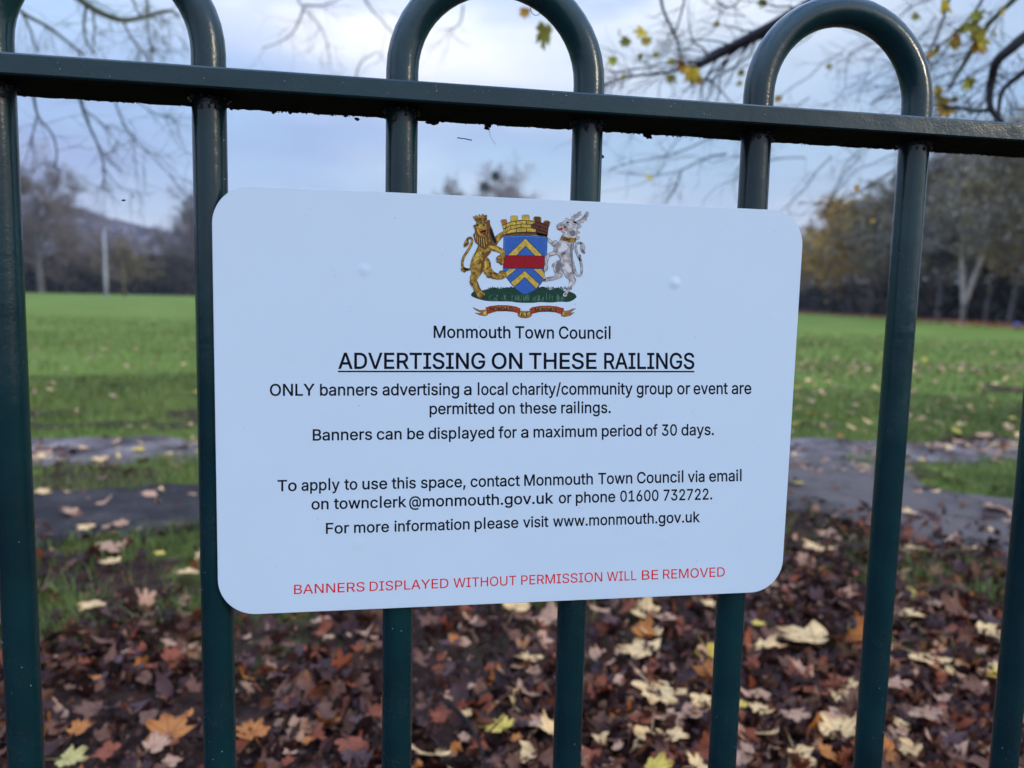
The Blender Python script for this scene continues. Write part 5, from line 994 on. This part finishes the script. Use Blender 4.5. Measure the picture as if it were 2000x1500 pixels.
def ball(center_px, dist, r, label):
    q = np.random.default_rng(int(center_px[0])); n = 700; P = q.normal(0, 1, (n, 3)); P *= (q.random(n)**.4*r/np.linalg.norm(P, axis=1))[:, None]
    T = [(*(p*.6), *(p*.6+q.normal(0, .2, 3)), .02, .02) for p in P]
    V, Q_, tn = leaf_cards(3, T, 1500, .16); V = np.concatenate([V, P.repeat(1, 0)]) if False else V
    o = link('mistletoe', mesh_np('mistletoe', V*1.3, Q_, MIST, False, {'tone': tn})); o.location = at_depth(*center_px, dist); tag(o, label, 'mistletoe', 'mistletoe clumps in the distant tree')
    o['kind'] = 'stuff'
ball((947, 366), 165, 1.1, 'lower dark mistletoe clump in the distant tree above the sign')
ball((968, 344), 165, .9, 'upper dark mistletoe clump in the distant tree above the sign')
GR_ = 'trees along the right edge of the field'
right = [(1555, 128, 'av2', 11.5), (1590, 118, 'av2', 12.0), (1625, 108, 'av3', 12.0), (1662, 100, 'av3', 13.3), (1702, 92, 'av3', 12.6), (1745, 86, 'av2', 13.5), (1790, 78, 'av1', 13.0), (1835, 74, 'av1', 14.0), (1930, 68, 'av1', 14.0), (1975, 62, 'av2', 13.0), (2030, 56, 'av1', 12.5), (2100, 50, 'av2', 12), (2200, 45, 'av1', 11.5)]
RLB = ['olive tree at the far end of the right tree row beside the sign', 'olive green tree second from the sign in the right tree row', 'first yellow tree in the right tree row', 'tallest yellow tree in the right tree row', 'yellow tree half behind the sixth bar', 'olive tree directly behind the sixth bar', 'grey green tree just right of the sixth bar', 'grey green tree left of the fork-trunked tree', 'grey tree just right of the fork-trunked tree', 'olive tree above the blue bag at the right edge', 'grey tree just beyond the right edge of the picture', 'olive tree out of view right of the picture', 'grey tree farthest out of view to the right']
for (px, d, k, h), lb in zip(right, RLB): tree(px, d, k, h, lb, GR_)
tree(1884, 64, 'fork', 11.0, 'pale fork-trunked tree right of the sixth bar', rz=-.15, wide=1.0)
behind = [(1570, 140, 'mid1', 12), (1640, 125, 'mid2', 12.5), (1720, 108, 'mid1', 14), (1780, 98, 'mid1', 15), (1850, 90, 'mid2', 16.5), (1905, 86, 'mid1', 17), (1955, 80, 'mid1', 16.5), (2020, 76, 'mid2', 16), (2100, 70, 'mid1', 15), (1480, 150, 'mid1', 11)]
BLB = ['dim tree behind the far end of the right tree row beside the sign edge', 'dim bare tree behind the yellow trees', 'dim olive tree behind the yellow tree at the sixth bar', 'dim olive tree rising behind the sixth bar', 'dim bare tree rising left behind the fork-trunked tree', 'tallest dim tree directly behind the fork-trunked tree', 'dim olive tree rising right behind the fork-trunked tree', 'dim bare tree behind the right edge of the picture', 'dim olive tree out of view beyond the right edge', 'dim olive tree hidden behind the right edge of the sign']
for i, (px, d, k, h) in enumerate(behind): tree(px, d, k, h, BLB[i], 'back row of trees at the right')
# understorey: dark shrubs closing the view beneath the crowns
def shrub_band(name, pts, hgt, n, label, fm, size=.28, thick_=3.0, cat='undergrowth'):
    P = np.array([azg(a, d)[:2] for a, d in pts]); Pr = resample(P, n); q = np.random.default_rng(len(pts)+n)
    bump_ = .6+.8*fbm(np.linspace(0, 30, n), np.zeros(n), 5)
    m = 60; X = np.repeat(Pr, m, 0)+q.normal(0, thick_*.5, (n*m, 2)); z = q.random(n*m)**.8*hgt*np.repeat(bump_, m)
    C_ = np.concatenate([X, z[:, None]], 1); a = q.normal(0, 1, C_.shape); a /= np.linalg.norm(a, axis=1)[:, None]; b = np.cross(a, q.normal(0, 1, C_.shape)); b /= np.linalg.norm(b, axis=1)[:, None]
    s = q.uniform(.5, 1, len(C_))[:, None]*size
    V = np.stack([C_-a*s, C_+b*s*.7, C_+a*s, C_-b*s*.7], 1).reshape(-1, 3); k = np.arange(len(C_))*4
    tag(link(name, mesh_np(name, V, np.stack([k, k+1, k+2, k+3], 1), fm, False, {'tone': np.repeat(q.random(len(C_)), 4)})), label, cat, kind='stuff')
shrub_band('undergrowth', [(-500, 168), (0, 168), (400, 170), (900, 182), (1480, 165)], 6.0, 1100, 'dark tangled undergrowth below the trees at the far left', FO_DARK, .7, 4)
shrub_band('undergrowth', [(1500, 150), (1600, 128), (1700, 104), (1800, 88), (1900, 80), (2000, 72), (2200, 60)], 3.0, 700, 'dark undergrowth between the trunks of the right tree row', FO_DARK, .42, 3)
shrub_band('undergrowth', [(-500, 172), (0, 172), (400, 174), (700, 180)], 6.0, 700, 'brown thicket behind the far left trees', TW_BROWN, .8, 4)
# russet leaf strip at the foot of the right row
def s_strip(n):
    t = rng.random(n); P = resample(np.array([azg(a, d)[:2] for a, d in ((1480, 122), (1600, 98), (1700, 82), (1800, 70), (1900, 60), (2000, 50), (2200, 42))]), 400)[(t*399).astype(int)]
    return P+rng.normal(0, 1.0, P.shape)*np.array([2.0, 1.6])+np.array([1.5, 2.5])
STRIPM = noise_mat('russet_leaf_litter', three((.20, .075, .035)), 2, .9, .5, 20, bdist=.03)
A_ = resample(np.array([azg(a, d)[:2] for a, d in ((1440, 128), (1600, 97), (1700, 80), (1800, 68), (1900, 58), (2000, 50), (2300, 38))]), 80); B_ = resample(np.array([azg(a, d)[:2] for a, d in ((1440, 160), (1600, 135), (1700, 110), (1800, 95), (1900, 86), (2000, 80), (2300, 66))]), 80)
A_ = A_+(fbm(A_*.3, A_*0, 3)-.5)*1.2 if False else A_
V = np.concatenate([np.c_[A_, np.full(80, .03)], np.c_[B_, np.full(80, .035)]]); i = np.arange(79)
tag(link('leaf_strip', mesh_np('leaf_strip', V, np.stack([i, i+1, i+81, i+80], 1), STRIPM, False)), kind='structure')
scatter_leaves('russet_leaves', 5000, s_strip, ['rust', 'orange', 'pink'], (.15, .3), 'russet fallen leaves under the trees at the right edge of the field', (.03, .08), .3, weights=[.5, .25, .25])

# hill with its wood --------------------------------------------------------
HILLM = noise_mat('hill_woodland_floor', three((.09, .07, .075)), .02, .95)
az = np.radians(np.linspace(-75, 60, 120)); rr_ = np.linspace(260, 1300, 40)
def sky_el(a_deg):  # skyline elevation in degrees by azimuth from +Y
    px = [-1500, -300, 40, 110, 200, 260, 310, 380, 500, 700, 1100, 1600, 2400, 4000]; py = [330, 365, 400, 404, 430, 447, 456, 470, 490, 515, 545, 565, 575, 590]
    out = []
    for x, y in zip(px, py):
        d = ray(x, y); out.append((math.degrees(math.atan2(d[0], d[1])), math.degrees(math.atan2(d[2], math.hypot(d[0], d[1])))))
    out = np.array(out); return np.interp(a_deg, out[:, 0], out[:, 1])
EL = np.radians(sky_el(np.degrees(az)))-.006
HV = []
for r_ in rr_:
    f = np.clip((r_-260)/(900-260), 0, 1); f = f*f*(3-2*f)
    z = np.tan(np.clip(EL, 0, 1))*900*f*(1 if r_ <= 900 else 1-.3*(r_-900)/400)-2*(1-f)
    HV.append(np.stack([CAM[0]+np.sin(az)*r_, CAM[1]+np.cos(az)*r_, z], 1))
HV = np.array(HV); nr, na = HV.shape[:2]
I = (np.arange(nr-1)[:, None]*na+np.arange(na-1)[None, :]).ravel()
tag(link('hill', mesh_np('hill', HV.reshape(-1, 3), np.stack([I, I+1, I+na+1, I+na], 1), HILLM, True)), kind='structure')
WOODM = noise_mat('hill_wood_crowns', [(.25, (.10, .075, .085)), (.5, (.17, .135, .15)), (.75, (.23, .19, .21))], .03, .95, tone=.7)
n = 9000; ri = rng.uniform(6, nr-9, n); ai = rng.uniform(0, na*.62, n)
i0 = ri.astype(int); j0 = ai.astype(int); P = HV[i0, j0]*(1-(ri-i0))[:, None]+HV[i0+1, j0]*(ri-i0)[:, None]; P = P+(HV[i0, np.minimum(j0+1, na-1)]-HV[i0, j0])*(ai-j0)[:, None]
# each crown: 14 ragged cards in a ball
m = 12; q = rng.normal(0, 1, (n, m, 3)); q /= np.linalg.norm(q, axis=2)[..., None]; R_ = rng.uniform(4, 7, n)[:, None, None]
C_ = P[:, None, :]+np.array([0, 0, 3.0])+q*R_*np.array([.8, .8, .7])
C_ = C_.reshape(-1, 3); a = rng.normal(0, 1, C_.shape); a /= np.linalg.norm(a, axis=1)[:, None]; b_ = np.cross(a, rng.normal(0, 1, C_.shape)); b_ /= np.linalg.norm(b_, axis=1)[:, None]
V = np.stack([C_-a*2.2, C_+b_*1.7, C_+a*2.2, C_-b_*1.7], 1).reshape(-1, 3); k = np.arange(len(C_))*4
tag(link('hillside_wood', mesh_np('hillside_wood', V, np.stack([k, k+1, k+2, k+3], 1), WOODM, False, {'tone': np.repeat(rng.random(n), m*4)})), 'leafless purple brown wood covering the far hill', 'woodland', kind='stuff')

HZ = bpy.data.materials.new('air_haze'); HZ.use_nodes = True; t = HZ.node_tree; t.nodes.clear()
pv = N(t, 'ShaderNodeVolumePrincipled'); pv.inputs['Color'].default_value = (.80, .84, .95, 1); pv.inputs['Density'].default_value = .00035; pv.inputs['Anisotropy'].default_value = 0.2
t.links.new(pv.outputs[0], N(t, 'ShaderNodeOutputMaterial').inputs['Volume'])
b = MB(); b.box(-3600, 3600, -400, 4300, -3.5, 150); tag(b.build('haze', HZ, smooth=False), 'thin bluish autumn haze lying over the whole park', 'haze', kind='stuff')
# post, slim shrub, blue bag ------------------------------------------------
P = azg(208, 104); t = empty('tall_post', P); tag(t, 'tall pale grey post standing at the far edge of the field', 'post')
PG = noise_mat('pale_grey_paint', three((.36, .35, .38), .85, 1.1), 2, .5)
b = MB(); b.tube([(0, 0, 0), (0, 0, 2.2), (-.02, 0, 5), (-.05, 0, 7.75)], [.22, .22, .17, .13], 14); b.build('shaft', PG, t)
b = MB(); b.tube([(0, 0, 0), (0, 0, .12)], .32, 14); b.build('base', PG, t)
b = MB(); b.tube([(-.05, 0, 7.75), (-.05, 0, 7.85)], [.16, .12], 14); b.build('cap', PG, t)
P = azg(243, 112); s_ = empty('slim_shrub', P); tag(s_, 'slim yellow-green shrub at the field edge right of the tall pale post', 'shrub')
b = MB(); b.tube([(0, 0, 0), (0.03, 0, 3)], [.1, .03], 6); b.build('stem', BK_DARK, s_)
q = np.random.default_rng(4); z = q.random(1400)*4.2+.2; T = [(q.normal(0, .15*(1.15-abs(v-2.0)/4.0)), q.normal(0, .15), v, 0, 0, v, .01, .01) for v in z]
V, Q_, tn = leaf_cards(5, T, 900, .10); o = link('foliage', mesh_np('foliage', V, Q_, FO_OLIVE, False, {'tone': tn}), s_); o['kind'] = 'stuff'
b = MB(); rl2 = random.Random(9); P = azg(1989, 50)
for k in range(4): lump(b, (P[0]+rl2.uniform(-.12, .12), P[1]+rl2.uniform(-.1, .1), .15+rl2.uniform(-.03, .06)), .12, .35, 7, 9)
tag(b.build('blue_bag', noise_mat('blue_plastic', three((.14, .14, .42)), 8, .35), smooth=False), 'small crumpled blue bag on the russet leaves at the right edge of the field', 'bag')

# ================================================================== overhanging branches
BR = noise_mat('branch_bark', [(.3, (.008, .008, .010)), (.7, (.026, .025, .027))], 30, .8, .5, 90, bdist=.003)
BRG = noise_mat('mossy_bark', [(.3, (.045, .055, .03)), (.7, (.13, .15, .075))], 30, .85, .5, 90, bdist=.003)
def px_path(pts, dist, wob=0): return [at_depth(x, y, dist+(wob*math.sin(i*1.3))) for i, (x, y) in enumerate(pts)]
def smooth_path(P, k=2):
    P = [np.array(p) for p in P]
    for _ in range(k):
        Q = [P[0]]
        for i in range(len(P)-1): Q += [P[i]*.75+P[i+1]*.25, P[i]*.25+P[i+1]*.75]
        Q.append(P[-1]); P = Q
    return P
def sub_twigs(b, P, r, rnd, n, ln, lev=2, bias=np.array([-.3, 0, -.5]), tw=.0012, rough=.25):
    for j in range(n):
        f = rnd.random()*.95; i = int(f*(len(P)-1)); q = P[i]; d = P[min(i+1, len(P)-1)]-P[max(i-1, 0)]; d = d/(np.linalg.norm(d)+1e-9)
        v = d*.8+np.array([rnd.gauss(0, .6), rnd.gauss(0, .5), rnd.gauss(0, .6)])+bias*.4; v /= np.linalg.norm(v)
        L_ = ln*rnd.uniform(.5, 1.2); pts = [q]; k = 5
        for s in range(k):
            v = v+np.array([rnd.gauss(0, rough), rnd.gauss(0, rough), rnd.gauss(0, rough)])+bias*.10; v /= np.linalg.norm(v); pts.append(pts[-1]+v*L_/k)
        rr0 = max(r*.22, tw)
        b.tube(pts, [rr0*(1-.75*s/k) for s in range(k+1)], 5, cap=False)
        if lev > 1: sub_twigs(b, pts, rr0, rnd, rnd.randint(2, 4), ln*.5, lev-1, bias, tw*.8, rough)
# --- right: maple whose limbs hang into the picture
maple = empty('maple_tree', (4.6, 2.6, 0)); tag(maple, 'maple tree reaching dark limbs with a few yellow leaves over the railings at top right', 'tree')
mo = np.array([4.6, 2.6, 0])
def rel(P, o): return [np.array(p)-o for p in P]
b = MB(); b.tube(smooth_path(rel([(4.6, 2.6, -.2), (4.6, 2.6, .4), (4.55, 2.65, 1.8), (4.5, 2.7, 3.2), (4.6, 2.9, 5.5)], mo)), [.30]*3+[.24]*8+[.2]*4+[.15]*8 if False else .2, 14); b.build('trunk', BR, maple)
DR = 2.9
limbs = [  # pixel path, radius start, end, depth, material, feeder
 ([(2300, -520), (1900, -200), (1700, -60), (1620, -8), (1560, 25), (1500, 58), (1450, 82), (1400, 108), (1360, 130)], .038, .011, DR, BR, 26, .34),
 ([(1362, 128), (1320, 138), (1290, 143), (1240, 148), (1200, 158), (1170, 166)], .006, .002, DR, BR, 26, .24),
 ([(1290, -60), (1290, 10), (1310, 50), (1322, 78), (1330, 108), (1332, 125)], .006, .0025, DR+.15, BR, 12, .22),
 ([(1350, -60), (1335, 10), (1325, 45), (1318, 68)], .004, .0025, DR+.15, BR, 6, .2),
 ([(2350, -180), (2120, 0), (2000, 72), (1975, 95), (1945, 118), (1938, 150), (1932, 185), (1934, 215), (1955, 235), (1965, 260)], .018, .005, DR-.3, BR, 12, .26),
 ([(2180, 60), (2060, 105), (2000, 140), (1975, 160), (1955, 178), (1950, 215), (1952, 240)], .012, .003, DR-.2, BR, 14, .24),
 ([(2100, -140), (2000, -20), (1975, 5), (1940, 35), (1910, 78), (1880, 130), (1852, 175)], .010, .004, DR, BRG, 14, .26),
 ([(1932, 215), (1900, 218), (1870, 208), (1840, 212)], .006, .002, DR-.3, BR, 12, .18),
 ([(1880, -80), (1850, 10), (1840, 45), (1820, 90), (1800, 140), (1790, 200)], .005, .002, DR+.3, BR, 14, .3),
 ([(1960, -90), (1910, 20), (1870, 60), (1810, 110)], .005, .002, DR+.2, BR, 12, .28),
 ([(1480, -60), (1440, 10), (1420, 15), (1395, 5)], .004, .002, DR+.4, BR, 7, .25)]
rb_ = random.Random(21)
for pts, r0, r1, dd, m_, ns, ln in limbs:
    P = smooth_path(rel(px_path(pts, dd, .015), mo)); k = len(P); b = MB()
    if pts[0][0] > 2000: P = [np.array([-.05, .15, 2.6+rb_.random()*.6])]+P; k += 1
    b.tube(P, [r0+(r1-r0)*i/(k-1)for i in range(k)], 10)
    b.build('limb', m_, maple)
    b = MB(); sub_twigs(b, P[len(P)//3:], r1*1.6, rb_, ns, ln, 2, np.array([-.5, 0, -.25])); o = b.build('twigs', m_, maple); o['kind'] = 'stuff'
# fine far twigs filling the sky under and over the rail
b = MB()
for k in range(26):
    x = rb_.uniform(1230, 1760); y = rb_.choice([rb_.uniform(60, 200), rb_.uniform(280, 400)]); P0 = at_depth(x+160, y-90, 4.6)
    P = [P0-mo]; v = np.array([-.8, 0, -.5])
    for s in range(7): v = v+np.array([rb_.gauss(0, .3), rb_.gauss(0, .2), rb_.gauss(0, .3)]); v /= np.linalg.norm(v); P.append(P[-1]+v*.11)
    b.tube(P, [.003-.0003*i for i in range(8)], 4, cap=False); sub_twigs(b, P, .003, rb_, 6, .25, 2, np.array([-.4, 0, -.3]), .001)
for pts in ([(1800, 300), (1740, 335), (1690, 370), (1620, 400), (1560, 395)], [(1420, 300), (1370, 310), (1330, 335), (1270, 345), (1200, 335)], [(1330, 335), (1320, 370), (1300, 395)], [(1470, 205), (1420, 250), (1330, 300), (1215, 320), (1190, 335)], [(1380, 150), (1430, 200), (1450, 240)], [(1700, 205), (1730, 180), (1760, 170)]):
    P = smooth_path(rel(px_path(pts, 3.8), mo)); b.tube(P, [.004*(1-.6*i/(len(P)-1)) for i in range(len(P))], 5, cap=False); sub_twigs(b, P, .003, rb_, 8, .2, 2, np.array([-.3, 0, -.2]), .001)
o = b.build('twigs', BR, maple); o['kind'] = 'stuff'
LMH = {'yellow': leaf_material('hanging_leaf_yellow', (.55, .42, .03)), 'olive': leaf_material('hanging_leaf_olive', (.32, .30, .04)), 'green': leaf_material('hanging_leaf_green', (.42, .46, .04)), 'amber': leaf_material('hanging_leaf_amber', (.5, .27, .03))}
HM = {}
hang = [(1065, 58, 62, 'olive'), (1025, 20, 26, 'amber'), (1255, 62, 34, 'yellow'), (1262, 78, 26, 'yellow'), (1210, 65, 24, 'olive'), (1224, 78, 26, 'olive'), (1195, 115, 26, 'green'), (1250, 108, 16, 'olive'), (1283, 106, 18, 'olive'), (1310, 118, 22, 'olive'), (1330, 122, 30, 'amber'), (1352, 140, 42, 'yellow'), (1342, 136, 30, 'amber'), (1362, 155, 26, 'amber'), (1310, 150, 24, 'olive'), (1446, 140, 18, 'olive'), (1446, 162, 16, 'olive'), (1216, 150, 16, 'olive'), (1400, 45, 16, 'olive'),
 (1267, 346, 26, 'yellow'), (1672, 365, 18, 'amber'), (1618, 128, 14, 'olive'), (1843, 5, 32, 'yellow'), (1905, 28, 28, 'olive'), (1920, 22, 26, 'olive'), (1960, 18, 24, 'yellow'), (1895, 48, 34, 'olive'), (1880, 52, 26, 'green'), (1908, 62, 30, 'yellow'), (1860, 80, 36, 'yellow'), (1870, 75, 28, 'amber'), (1912, 76, 42, 'yellow'), (1910, 86, 34, 'amber'), (1940, 62, 24, 'olive'), (1828, 95, 18, 'olive'), (1816, 105, 18, 'amber'), (1893, 158, 32, 'green'), (1833, 175, 26, 'yellow'), (1842, 195, 32, 'yellow'), (1850, 212, 36, 'amber'), (1866, 192, 16, 'olive'), (1520, 190, 18, 'amber'), (1790, 30, 18, 'olive'), (1490, 2, 20, 'olive'), (1705, 430, 12, 'amber')]
for px, py, w, c in hang:
    var = rb_.randrange(6)
    if (c, var) not in HM:
        V, T, Q = leaf_geo(300+var, .35, 2); HM[(c, var)] = mesh_np('leaf', V, [np.array(T), np.array(Q)], LMH[c], True, {'tone': np.full(len(V), .4)})
    d = DR-.05; o = link('leaf', HM[(c, var)], maple); o.location = at_depth(px, py, d)-mo; s = w/FPX*d*1.25
    o.scale = (s, s, s); o.rotation_euler = (PI/2+rb_.gauss(0, .45), rb_.gauss(0, .5)+PI, rb_.gauss(0, .6))
# --- left: tree with hanging mossy twigs
lime = empty('lime_tree', (-5.6, 5.6, 0)); lo = np.array([-5.6, 5.6, 0])
tag(lime, 'lime tree with thin drooping greenish branches hanging at top left', 'tree')
b = MB(); b.tube(smooth_path(rel([(-5.6, 5.6, -.2), (-5.6, 5.6, 1), (-5.5, 5.6, 3), (-5.3, 5.7, 6)], lo)), .24, 14); b.build('trunk', BRG, lime)
DL = 4.2
ll = [([(-300, -420), (20, -120), (130, -25), (175, 15), (235, 42), (275, 35), (330, 18), (350, 30)], .022, .004, BRG, 16, .3),
 ([(-260, -200), (-60, -60), (20, 5), (50, 30), (95, 52), (130, 80), (165, 108)], .012, .004, BRG, 10, .25),
 ([(40, 20), (55, 45), (72, 100)], .006, .003, BRG, 3, .2), ([(168, 12), (162, 60), (172, 90), (185, 105)], .006, .003, BRG, 6, .2),
 ([(240, 42), (262, 85), (300, 118)], .005, .002, BRG, 14, .22), ([(180, 20), (185, 45), (182, 100)], .004, .003, BRG, 3, .2),
 ([(270, -60), (290, 10), (285, 60), (300, 100)], .005, .002, BRG, 20, .22), ([(235, -60), (262, 8), (275, 35)], .005, .003, BRG, 4, .2),
 ([(60, 150), (68, 205), (75, 232), (105, 262), (112, 300), (108, 330)], .007, .002, BR, 8, .28), ([(72, 228), (60, 280), (42, 335)], .004, .001, BR, 4, .2),
 ([(150, 150), (158, 205), (178, 255), (195, 290), (205, 330), (200, 370)], .008, .002, BR, 9, .3), ([(165, 215), (200, 240), (235, 285)], .004, .001, BR, 5, .3),
 ([(215, 150), (228, 215), (255, 265), (300, 310), (340, 350)], .005, .001, BR, 10, .35), ([(205, 330), (230, 365), (270, 375)], .003, .001, BR, 3, .2), ([(240, 150), (280, 215), (350, 235)], .004, .001, BR, 9, .3)]
for pts, r0, r1, m_, ns, ln in ll:
    P = smooth_path(rel(px_path(pts, DL, .1), lo)); b = MB()
    if pts[0][0] < -100: P = [np.array([.1, .05, 3.6])]+P
    k = len(P); b.tube(P, [r0+(r1-r0)*i/(k-1) for i in range(k)], 8); b.build('branch', m_, lime)
    b = MB(); sub_twigs(b, P[len(P)//3:], r1*1.3, rb_, ns, ln, 2, np.array([.15, 0, -.5]), .0014); o = b.build('twigs', m_, lime); o['kind'] = 'stuff'
b = MB()
for pts in ([(560, -80), (578, -10), (592, 18), (625, 48), (642, 90), (645, 130)], [(592, 18), (580, 55), (555, 80), (510, 95)], [(592, 10), (640, 12), (690, -20)], [(690, -40), (725, 20), (755, 50), (775, 75)], [(690, 180), (700, 120), (740, 100)], [(905, 10), (900, 50), (870, 60)]):
    P = smooth_path(rel(px_path(pts, 7.0), lo)); k = len(P); b.tube(P, [.009*(1-.7*i/(k-1)) for i in range(k)], 5, cap=False); sub_twigs(b, P, .005, rb_, 5, .45, 2, np.array([.1, 0, -.5]), .0018)
o = b.build('twigs', TW_PURP, lime); o['kind'] = 'stuff'
